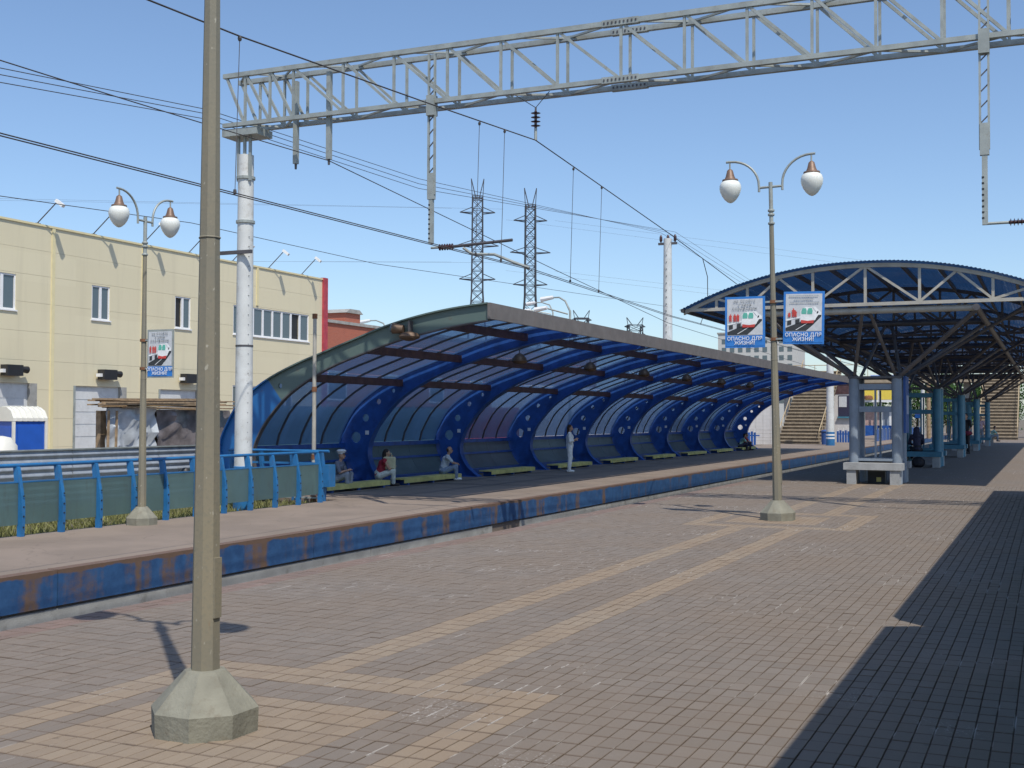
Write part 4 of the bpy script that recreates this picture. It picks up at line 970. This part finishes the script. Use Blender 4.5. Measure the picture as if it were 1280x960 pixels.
# ---- station stairs, kiosks and other things at the far end
def stairs(name, label, x0, x1, y0, n, rise, run, z0, mm='stair'):
    t = thing(name, label, 'stairs', ((x0+x1)/2, y0, z0))
    for k in range(n):
        st = MB().box(-(x1-x0)/2, (x1-x0)/2, run*k+.07, run*(k+1)+.07, rise*k if k else 0, rise*(k+1)-.08).build('step', 'shaded_riser', t)
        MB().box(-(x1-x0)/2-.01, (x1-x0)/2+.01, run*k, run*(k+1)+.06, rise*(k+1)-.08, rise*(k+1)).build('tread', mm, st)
    MB().box(-(x1-x0)/2-.12, -(x1-x0)/2-.003, 0, run*n, 0, .5).build('stringer', 'concrete', t)
    for s in (-1, 1):
        x = s*((x1-x0)/2-.05); MB().tube([(x, .1, 1.0), (x, run*n, rise*n+1.0)], .04, 6).build('handrail', 'handrail', t)
        for k in range(0, n, 3): MB().tube([(x, run*k+.1, rise*(k+1)), (x, run*k+.1, rise*k+1.05)], .03, 6).build('baluster', 'handrail', t)
    return t
stairs('stone_stairs', 'weathered tan staircase climbing from the far platform past the shelter end', -19.9, -16.6, 96, 22, .28, .5, FZ)
stairs('stone_stairs', 'tan staircase closing the end of the brick platform under the canopy', -5.6, -2.5, 108, 20, .28, .5, 0)
fbr = thing('footbridge', 'footbridge deck with thin railing above the far end of the platforms', 'footbridge', (0, 119, 0))
MB().box(-26, 4, 0, 4, 5.15, 5.8).build('deck', 'stair', fbr)
for x in np.arange(-26, 4.1, 1.25): MB().tube([(x, .05, 5.8), (x, .05, 6.9)], .03, 6).build('baluster', 'handrail', fbr)
MB().tube([(-26, .05, 6.9), (4, .05, 6.9)], .04, 6).build('handrail', 'handrail', fbr)
for x in (-24, -13.5, -7.2, 2): MB().box(x-.3, x+.3, 1.5, 2.1, -1.5, 5.15).build('pier', 'concrete', fbr)
tw = thing('tiled_wall', 'pale tiled wall behind the blue paling at the shelter end', 'wall', (-22.5, 100, -.45))
for i in range(6):
    for j in range(12): MB().box(-1.8+.6*i, -1.22+.6*i, 0, .2, .3*j, .3*j+.28).build('tile', 'tile_white', tw)
def paling(label, x0, x1, y, z0, h):
    t = thing('blue_paling', label, 'fence', (x0, y, z0)); n = int((x1-x0)/.22)
    for k in range(n): MB().box(.22*k, .22*k+.17, 0, .03, 0, h+.08*(k % 2)).build('paling', 'blue', t)
    MB().box(0, x1-x0, .03, .08, h*.7, h*.8).build('rail', 'blue', t)
    for k in range(0, n, 2): MB().tube([(.22*k+.08, .015, h), (.22*k+.14, .015, h+.28)], .03, 5).build('finial', 'white', t)
paling('blue paling with pale finials at the end of the shelter', -22.3, -20.1, 90.5, FZ, .95); paling('blue paling beside the ticket kiosk', -16.6, -15.4, 104.4, FZ, .95)
wm = thing('portal_mast', 'round whitewashed mast with a blue and white banded foot by the stairs', 'mast', (-15.1, 92, FZ))
MB().tube([(0, 0, 0), (0, 0, 9)], [.3, .24], 16).build('shaft', 'mast_white', wm, True)
for z0, h, mm in ((0, .5, 'rail_blue'), (.5, .12, 'white'), (.62, .12, 'rail_blue'), (.74, .12, 'white'), (.86, .16, 'rail_blue')): MB().lathe([(.33, 0), (.33, h-.003)], (0, 0, z0), 16).build('band', mm, wm)
ki = thing('ticket_kiosk', 'ticket kiosk with a dark window and pale notice behind the banded mast', 'kiosk', (-15.6, 105, FZ))
MB().box(-1.3, .2, 0, 3, 0, 5.4).build('wall', 'tile_white', ki); MB().box(-1.5, .3, -.3, 3.2, 5.4, 5.7).build('roof', 'dark_steel', ki)
f_ = MB().box(-.95, .12, -.04, 0, 2.2, 4.0).build('window', 'cloth_navy', ki); MB().box(-.9, -.25, -.06, -.041, 3.0, 3.9).build('notice', 'print_grey', f_); MB().box(-1.0, .18, -.25, -.0, 2.05, 2.19).build('counter', 'teal_blue', ki); MB().box(-1.29, .19, -.03, 0, 4.1, 5.3).build('sign_band', 'brown_steel', ki)
def billboard(label, x, y, z, w_, h_, mats_):
    t = thing('billboard', label, 'billboard', (x, y, -1.5))
    MB().box(-w_/2, w_/2, 0, .2, z+1.5, z+1.5+h_).build('frame', 'white', t); MB().box(-w_/2+.12, w_/2-.12, -.02, -.001, z+1.5+.3, z+1.5+h_-.1).build('picture', mats_, t)
    for s in (-.35, .35): MB().tube([(s*w_, .1, 0), (s*w_, .1, z+1.5)], .1, 8).build('post', 'steel_grey', t)
    return t
b_ = billboard('yellow billboard with a brown round picture seen through the grey column tower', -19.9, 150, 3.7, 2.0, 1.75, 'sign_yellow'); MB().lathe([(.55, 0), (.5, .3), (.3, .42)], n=16).build('round_picture', 'rust', b_, True).location = (-.2, -.04, 5.6)
billboard('plain yellow billboard seen through the grey column tower', -18.0, 150, 3.7, 1.85, 1.75, 'sign_yellow'); billboard('blue and white billboard above the yellow ones', -18.6, 152, 5.7, 3.2, 1.4, 'print_blue')
kk = thing('shop_kiosk', 'low pink and white shop kiosk below the yellow billboards', 'kiosk', (-19, 151, -1.5))
MB().box(-2.0, .0, 0, 3, 0, 4.3).build('wall', 'plaster_pink', kk); MB().box(0.0, 2, 0, 3, 0, 4.4).build('front', 'white', kk); MB().box(.5, 1.2, -.04, 0, 1.5, 4.0).build('door', 'grey_blue', kk); MB().box(-2.1, 2.1, -.4, 0, 4.4, 4.6).build('canopy', 'white', kk); MB().box(-2.1, 2.1, -.6, -.5, .6, 2.4).build('blue_screen', 'blue', kk); MB().box(-2.1, 2.1, -.5, -.02, .5, .6).build('plinth', 'concrete', kk)
for k, (x, mm, lab) in enumerate(((-12.0, 'mast_white', 'white'), (-11.45, 'tan_wood', 'tan'))):
    tag(MB().tube([(x, 130, FZ), (x, 130, 7)], .2, 12).build('far_post', mm, None, True), lab+' round post seen through the second column tower', 'post', 'paired posts beyond the towers')
t = thing('road_sign', 'small red and blue sign on a pole beyond the second column tower', 'sign', (-12.5, 131, FZ)); MB().tube([(0, 0, 0), (0, 0, 2.9)], .04, 8).build('pole', 'steel_grey', t); MB().box(-.4, .4, -.06, -.04, 2.1, 2.5).build('lower_plate', 'print_blue', t); MB().box(-.4, .4, -.06, -.04, 2.5, 2.9).build('upper_plate', 'print_red', t)
bw = thing('blue_fence', 'low blue panel fence along the end of the far platform', 'fence', (-14.2, 110, FZ))
for k in range(16): MB().box(0, .06, 2.5*k, 2.5*k+2.4, 0, 1.05).build('panel', 'blue', bw); MB().box(-.02, .08, 2.5*k-.06, 2.5*k, 0, 1.15).build('post', 'steel_grey', bw)
t = thing('wheelie_bin', 'dark blue bin at the foot of the far stairs', 'bin', (-15.95, 95, FZ)); MB().lathe([(.3, 0), (.34, 1.0), (.36, 1.0), (.3, 1.12), (.05, 1.15)], n=14).build('body', 'bin_blue', t, True); MB().lathe([(.37, .96), (.37, 1.02)], n=14).build('rim', 'black', t)
def tree(x, y, H, cr, label, seed, n=2600):
    r_ = np.random.default_rng(seed); t = thing('tree', label, 'tree', (x, y, -1.5), 0, 'trees beyond the platforms')
    MB().tube([(0, 0, 0), (.1, 0, H*.4), (0, .1, H*.75)], [.22, .15, .06], 8).build('trunk', 'bark', t, True)
    lim = MB()
    cl = []
    for k in range(14):
        a_ = r_.uniform(0, 6.28); rr = cr*r_.uniform(.25, .95); z = H*r_.uniform(.42, .95); c_ = np.array([math.cos(a_)*rr*(1.1-z/H*.5), math.sin(a_)*rr*(1.1-z/H*.5), z]); cl.append(c_); lim.tube([(.05, 0, z*.7), tuple(c_)], [.06, .02], 5)
    lim.build('limbs', 'bark', t)
    ci = r_.integers(0, 14, n); P = np.array(cl)[ci]+r_.normal(0, cr*.24, (n, 3)); d1 = r_.normal(0, 1, (n, 3)); d1 /= np.linalg.norm(d1, axis=1)[:, None]; d2 = np.cross(d1, r_.normal(0, 1, (n, 3))); d2 /= np.linalg.norm(d2, axis=1)[:, None]
    s_ = r_.uniform(.1, .22, (n, 1)); V = np.stack([P-d1*s_, P+d2*s_*.6, P+d1*s_, P-d2*s_*.6], 1).reshape(-1, 3)
    me_ = bpy.data.meshes.new('crown'); me_.from_pydata(V.tolist(), [], np.arange(4*n).reshape(-1, 4).tolist()); me_.materials.append(M['leaf']); obj('crown', me_, t)
for k, (x, y, H, cr) in enumerate(((-21, 165, 8, 3), (-15.5, 160, 8.5, 3.2), (-11.5, 158, 8, 3), (-8.6, 162, 7.5, 2.8), (-25, 170, 9, 3.3), (-13, 175, 10, 4), (-5, 170, 8, 3.2))): tree(x, y, H, cr, ['leafy green tree behind the yellow billboards', 'leafy green tree beyond the second column tower', 'dense green tree beyond the column towers', 'leafy green tree beyond the column towers', 'tall tree behind the kiosks', 'tall dense tree far behind the towers', 'green tree behind the end staircase'][k], 20+k)

# ================================================================== TRAIN beside the near platform (casts the long shadow on the right)
def car(y0, y1, label):
    t = thing('train_car', label, 'train car', (1.64, (y0+y1)/2, -.80), 0, 'cars of the train at the right platform edge'); L = (y1-y0)/2; e = .55
    prof = [(-1.6, .35), (1.6, .35), (1.6, 3.55), (1.5, 3.95), (1.15, 4.22), (.5, 4.36), (-.5, 4.36), (-1.15, 4.22), (-1.5, 3.95), (-1.6, 3.55)]
    MB().poly_y(prof, [], -L, L).build('body', 'train_green', t); MB().poly_y([(x*.985, z+.012) for x, z in prof[3:9]], [], -L+.01, L-.01).build('roof', 'train_roof', t)
    for k in range(int(2*L/1.7)):
        y = -L+1.+1.7*k; f_ = MB().box(-1.615, -1.601, y, y+1.1, 2.1, 2.95).build('window', 'window_white', t); MB().box(-1.62, -1.616, y+.05, y+1.05, 2.15, 2.9).build('pane', 'pane', f_)
    for y in (-L*.7, L*.7): MB().box(-1.2, 1.2, y-1.4, y+1.4, .0, .5).build('bogie', 'dark_steel', t)
car(-11.2, 9.0, 'green train car beside the camera at the platform edge'); car(9.55, 29.8, 'green train car further along the platform edge')

# ================================================================== PEOPLE
def capsule(mb, p, q, r1, r2, n=10):
    p = Vector(p); q = Vector(q); d = q-p
    if d.length < 1e-4: d = Vector((0, 0, 1e-3)); q = p+d
    d.normalize(); pts = []; rs = []
    for a_ in (80, 50, 20): pts.append(p-d*r1*math.sin(R(a_))); rs.append(r1*math.cos(R(a_)))
    pts += [p, q]; rs += [r1, r2]
    for a_ in (20, 50, 80): pts.append(q+d*r2*math.sin(R(a_))); rs.append(r2*math.cos(R(a_)))
    return mb.tube(pts, rs, n)
def ball(mb, c, rx, ry, rz, n=12):
    vs = []; fs = []; m_ = 8
    for i in range(m_+1):
        a_ = -math.pi/2+math.pi*(i+.02*(i == 0)-.02*(i == m_))/m_
        for k in range(n): b_ = 2*math.pi*k/n; vs.append((c[0]+rx*math.cos(a_)*math.cos(b_), c[1]+ry*math.cos(a_)*math.sin(b_), c[2]+rz*math.sin(a_)))
    fs = [(i*n+k, i*n+(k+1) % n, (i+1)*n+(k+1) % n, (i+1)*n+k) for i in range(m_) for k in range(n)]+[tuple(range(n-1, -1, -1)), tuple(m_*n+k for k in range(n))]
    return mb.add(vs, fs)
crease = bpy.data.textures.new('creases', 'CLOUDS'); crease.noise_scale = .09; crease.noise_depth = 2
def blob(name, mb, mm, parent, vox=.012):
    o = mb.build(name, mm, parent)
    r_ = o.modifiers.new('remesh', 'REMESH'); r_.mode = 'VOXEL'; r_.voxel_size = vox; r_.use_smooth_shade = True
    s_ = o.modifiers.new('smooth', 'SMOOTH'); s_.factor = .5; s_.iterations = 3
    if name in ('top', 'trousers', 'hair'):
        d_ = o.modifiers.new('creases', 'DISPLACE'); d_.texture = crease; d_.strength = .03 if name != 'hair' else .02; d_.mid_level = .5; d_.texture_coords = 'LOCAL'
    return o
STAND = dict(pelvis=(0, 0, .95), waist=(0, 0, 1.1), chest=(0, 0, 1.30), neck=(0, 0, 1.48), head=(0, .02, 1.64), sh=(.18, 0, 1.43), el=(.23, -.02, 1.15), wr=(.22, .08, .92), hip=(.09, 0, .92), kn=(.10, .02, .50), an=(.10, -.02, .08))
def person(label, loc, rz, J, top='cloth_white', legs='cloth_white', shoes='shoe_dark', hair='hair_dark', sleeves=1., long_hair=False, bald=False, leg_len=1., cap=None, bag=None, grp=None, skirt=False, scale=1.):
    t = thing('person', label, 'person', loc, rz, grp); t.scale = (scale,)*3
    def g(k, s): 
        v = J.get(k+('L' if s < 0 else 'R'))
        if v: return Vector(v)
        v = J[k]; return Vector((v[0]*s, v[1], v[2]))
    V = lambda k: Vector(J[k])
    b = MB(); hd = V('head'); ft = Vector((0, .11, 0))
    ball(b, hd, .073, .09, .115); ball(b, hd+Vector((0, .035, -.06)), .052, .055, .055)          # skull and jaw
    capsule(b, hd+Vector((0, .09, .0)), hd+Vector((0, .106, -.03)), .012, .016)                     # nose
    for s in (-1, 1): ball(b, hd+Vector((s*.074, -.005, -.01)), .014, .022, .032, 8)                # ears
    capsule(b, V('neck')-Vector((0, 0, .03)), hd-Vector((0, .01, .07)), .05, .046)
    capsule(b, V('pelvis'), V('waist'), .125, .115); capsule(b, V('waist'), V('chest'), .115, .13); capsule(b, V('chest'), V('neck')-Vector((0, 0, .05)), .12, .06)
    for s in (-1, 1):
        S, E_, W_, H_, K_, A_ = [g(k, s) for k in ('sh', 'el', 'wr', 'hip', 'kn', 'an')]
        capsule(b, V('neck')-Vector((0, 0, .07)), S, .055, .058); capsule(b, V('chest'), S-Vector((0, 0, .05)), .10, .055)
        capsule(b, S, E_, .05, .039); capsule(b, E_, W_, .039, .026)
        d = (W_-E_).normalized(); side = d.cross(Vector((0, 0, 1))); side = side.normalized() if side.length > .1 else Vector((1, 0, 0)); nrm = side.cross(d)
        capsule(b, W_, W_+d*.075, .026, .036)                                                      # palm
        for k in range(4):
            o_ = side*(-.03+.02*k); L_ = (.062, .074, .07, .055)[k]; p0 = W_+d*.09+o_; p1 = p0+d*L_*.55-nrm*.006; p2 = p1+d*L_*.4-nrm*.024
            capsule(b, p0, p1, .0095, .009, 6); capsule(b, p1, p2, .009, .008, 6)
        th0 = W_+d*.03+side*(-.034*s); th1 = th0+d*.04+side*(-.022*s)-nrm*.008; capsule(b, th0, th1, .012, .011, 6); capsule(b, th1, th1+d*.028-nrm*.01, .011, .009, 6)
        capsule(b, V('pelvis'), H_, .11, .095); capsule(b, H_, K_, .088, .056); capsule(b, K_, K_.lerp(A_, .35), .056, .057); capsule(b, K_.lerp(A_, .35), A_, .057, .038)
        f_ = J.get('foot', (0, 1, 0)); f_ = Vector(f_).normalized(); capsule(b, A_-Vector((0, 0, .04))-f_*.03, A_+f_*.15-Vector((0, 0, .05)), .036, .026)
    body = blob('body', b, 'skin', t, .011)
    # face
    for s in (-1, 1): ball(MB(), (0, 0, 0), .012, .008, .009, 8).build('eye', 'eye_dark', t, True).location = hd+Vector((s*.03, .083, .012))
    ball(MB(), (0, 0, 0), .022, .008, .006, 8).build('mouth', 'lip', t, True).location = hd+Vector((0, .086, -.062))
    # clothes
    c = MB(); capsule(c, V('pelvis')+Vector((0, 0, .02)), V('waist'), .142, .13); capsule(c, V('waist'), V('chest'), .13, .145); capsule(c, V('chest'), V('neck')-Vector((0, 0, .06)), .135, .07)
    for s in (-1, 1):
        S, E_, W_ = [g(k, s) for k in ('sh', 'el', 'wr')]
        capsule(c, V('neck')-Vector((0, 0, .07)), S, .062, .068); capsule(c, V('chest'), S-Vector((0, 0, .05)), .115, .066)
        if sleeves > 0: capsule(c, S, S.lerp(E_, min(1, sleeves)), .064, .054)
        if sleeves > 1: capsule(c, E_, E_.lerp(W_, sleeves-1), .054, .04)
    blob('top', c, top, t, .014)
    c = MB(); capsule(c, V('pelvis')-Vector((.0, 0, .02)), V('pelvis')+Vector((0, 0, .07)), .137, .135)
    for s in (-1, 1):
        H_, K_, A_ = [g(k, s) for k in ('hip', 'kn', 'an')]
        capsule(c, V('pelvis'), H_, .125, .108); capsule(c, H_, K_, .105, .078)
        if leg_len > 0: capsule(c, K_, K_.lerp(A_, leg_len*.97), .076, .062)
    blob('trousers', c, legs, t, .014)
    for s in (-1, 1):
        A_ = g('an', s); f_ = Vector(J.get('foot', (0, 1, 0))).normalized()
        c = MB(); capsule(c, A_-Vector((0, 0, .035))-f_*.04, A_+f_*.16-Vector((0, 0, .045)), .05, .036); blob('shoe', c, shoes, t, .012)
    if not bald:
        c = MB(); ball(c, hd+Vector((0, -.022, .03)), .083, .092, .105); ball(c, hd+Vector((0, -.045, -.02)), .076, .06, .09)
        if long_hair: capsule(c, hd+Vector((0, -.06, 0)), hd+Vector((0, -.09, -.2)), .075, .05)
        blob('hair', c, hair, t, .012)
    elif not cap:
        c = MB(); ball(c, hd+Vector((0, -.045, -.005)), .08, .06, .07); blob('hair', c, hair, t, .012)
    if cap:
        c = MB().lathe([(.085, -.03), (.095, .0), (.135, .05), (.13, .075), (.08, .1), (.01, .105)], n=18); o_ = c.build('cap', cap, t, True); o_.location = hd+Vector((0, -.01, .06))
        MB().poly_y([(-.075, -.005), (.075, -.005), (.06, .012), (-.06, .012)], [], .07, .15).build('cap_visor', 'black', t).location = hd+Vector((0, -.01, .045))
    return t
def sit(lean=.25, seat=.33, knee=.42, feet=.42, hands='lap', spread=.1):
    """seated on a low bench, facing +Y"""
    p = Vector((0, 0, seat)); up_ = Vector((0, math.sin(lean), math.cos(lean)))
    J = dict(pelvis=p, waist=p+up_*.17, chest=p+up_*.36, neck=p+up_*.53); n_ = J['neck']; J['head'] = n_+Vector((0, .05, .155)); s_ = p+up_*.48
    J['sh'] = (.18, s_.y, s_.z); J['hip'] = (.09, .02, seat-.01); J['kn'] = (spread+.04, .42, knee+.03); J['an'] = (spread+.02, feet, .09)
    if hands == 'lap': J['el'] = (.24, s_.y+.1, s_.z-.26); J['wr'] = (.07, s_.y+.26, knee+.14)
    if hands == 'knees': J['el'] = (.22, s_.y+.17, s_.z-.2); J['wr'] = (.10, .42, knee+.12)
    if hands == 'face': J['elL'] = (-.2, s_.y+.16, s_.z-.25); J['wrL'] = (-.06, s_.y+.2, s_.z+.02); J['elR'] = (.2, s_.y+.14, s_.z-.26); J['wrR'] = (.02, s_.y+.26, s_.z-.2)
    return J
FA = R(-90)           # facing the track (+X)
pA = person('seated man in a white peaked cap and plaid shirt by the railing corner', (-18.02, 28.25, FZ), R(-78), sit(.3, .31, hands='lap'), 'cloth_plaid', 'cloth_grey', 'shoe_dark', bald=True, cap='cap_white', sleeves=.9)
pB = person('seated woman in a red sleeveless top and pale trousers, leaning forward', (-18.0, 30.62, FZ), R(-60), sit(.34, .31, hands='face'), 'cloth_red', 'cloth_pale', 'shoe_dark', 'hair_dark', sleeves=0, long_hair=True)
t = thing('shopping_bag', 'pale yellow bag on the lap of the woman in red', 'bag', (-17.70, 30.70, FZ+.50), R(8)); b = MB().box(-.19, .19, -.06, .06, 0, .36); bo = b.build('bag', 'bag_cream', t); bv_ = bo.modifiers.new('bevel', 'BEVEL'); bv_.width = .03; MB().tube([(-.08, 0, .35), (-.06, 0, .47), (.06, 0, .47), (.08, 0, .35)], .01, 6).build('strap', 'bag_cream', t)
pC = person('seated balding man in a pale blue shirt with hands on his knees', (-17.85, 34.4, FZ), R(-62), sit(.3, .31, hands='knees'), 'cloth_blue_white', 'denim', 'cloth_white', 'hair_brown', sleeves=.8, bald=True)
W_ = dict(STAND); W_.update(elL=(-.235, .04, 1.14), wrL=(-.05, .2, 1.18), elR=(.235, .04, 1.14), wrR=(.06, .22, 1.22), an=(.085, -.02, .08))
pD = person('standing woman dressed all in white with folded arms under the shelter', (-16.38, 41.8, FZ), R(-75), W_, 'cloth_white', 'cloth_white', 'cloth_white', 'hair_brown', sleeves=1.6, long_hair=True)
pE = person('seated person in a mint shirt leaning forward on the last shelter bench', (-17.8, 74.6, FZ), R(-70), sit(.5, .31, hands='knees'), 'cloth_mint', 'cloth_navy', 'shoe_dark', 'hair_dark', sleeves=.7)
pF = person('seated person in a red shirt beside the one in mint', (-17.75, 75.4, FZ), R(-80), sit(.3, .31, hands='knees'), 'cloth_red', 'cloth_navy', 'shoe_dark', 'hair_dark', sleeves=.7)
W2 = dict(STAND); W2.update(wr=(.2, .12, .95))
pG = person('standing person in black with a maroon waist bag beside a teal tower', (-3.86, 63.9, 0), R(150), W2, 'cloth_black', 'cloth_black', 'shoe_dark', 'hair_dark', sleeves=.9, scale=1.14)
t = thing('waist_bag', 'maroon bag worn by the standing person in black', 'bag', (-3.78, 63.72, 1.02)); c = MB(); ball(c, (0, 0, 0), .24, .17, .12); blob('pouch', c, 'bag_maroon', t, .015); MB().tube([(-.2, .0, .03), (0, .14, .06), (.2, 0, .03)], .02, 6).build('belt', 'bag_maroon', t)
pH = person('seated person in a dark hooded jacket on the second tower bench, seen from behind', (XC-.1, TWY[1]-.85, .28), R(15), sit(.2, .36, knee=.36, feet=.44, hands='lap'), 'cloth_navy', 'cloth_black', 'shoe_dark', 'hair_dark', sleeves=1.9)
c = MB(); hh = sit(.2, .36)['head']; ball(c, hh+Vector((0, -.03, .0)), .12, .12, .14); capsule(c, hh+Vector((0, -.05, -.1)), hh+Vector((0, -.08, -.2)), .13, .15); blob('hood', c, 'cloth_navy', pH, .014)
t = thing('backpack', 'black backpack on the paving under the second tower bench', 'bag', (XC-.05, TWY[1]-1.05, 0)); c = MB(); ball(c, (0, 0, .18), .24, .15, .2); ball(c, (0, -.12, .12), .15, .06, .1); blob('sack', c, 'cloth_black', t, .015); MB().tube([(-.05, 0, .36), (0, 0, .43), (.05, 0, .36)], .012, 6).build('handle', 'cloth_black', t)
pI = person('person in a pink and white top standing beside the last column tower', (-4.5, 90.6, 0), R(170), STAND, 'cloth_pink', 'cloth_grey', 'shoe_dark', 'hair_brown', sleeves=.7, scale=1.08)
pJ = person('person in mint seated beside the last column tower', (-3.95, 93.5, .1), R(-90), sit(.4, .36, hands='knees'), 'cloth_mint', 'cloth_grey', 'shoe_dark', 'hair_dark')
t = thing('low_bench', 'small plank bench under the seated person in mint near the stairs', 'bench', (-4.0, 93.5, 0)); MB().box(-.2, .2, -.7, .7, .3, .36).build('seat', 'tan_wood', t)
for s in (-.6, .6): MB().box(-.18, .18, s-.05, s+.05, 0, .3).build('leg', 'concrete', t)
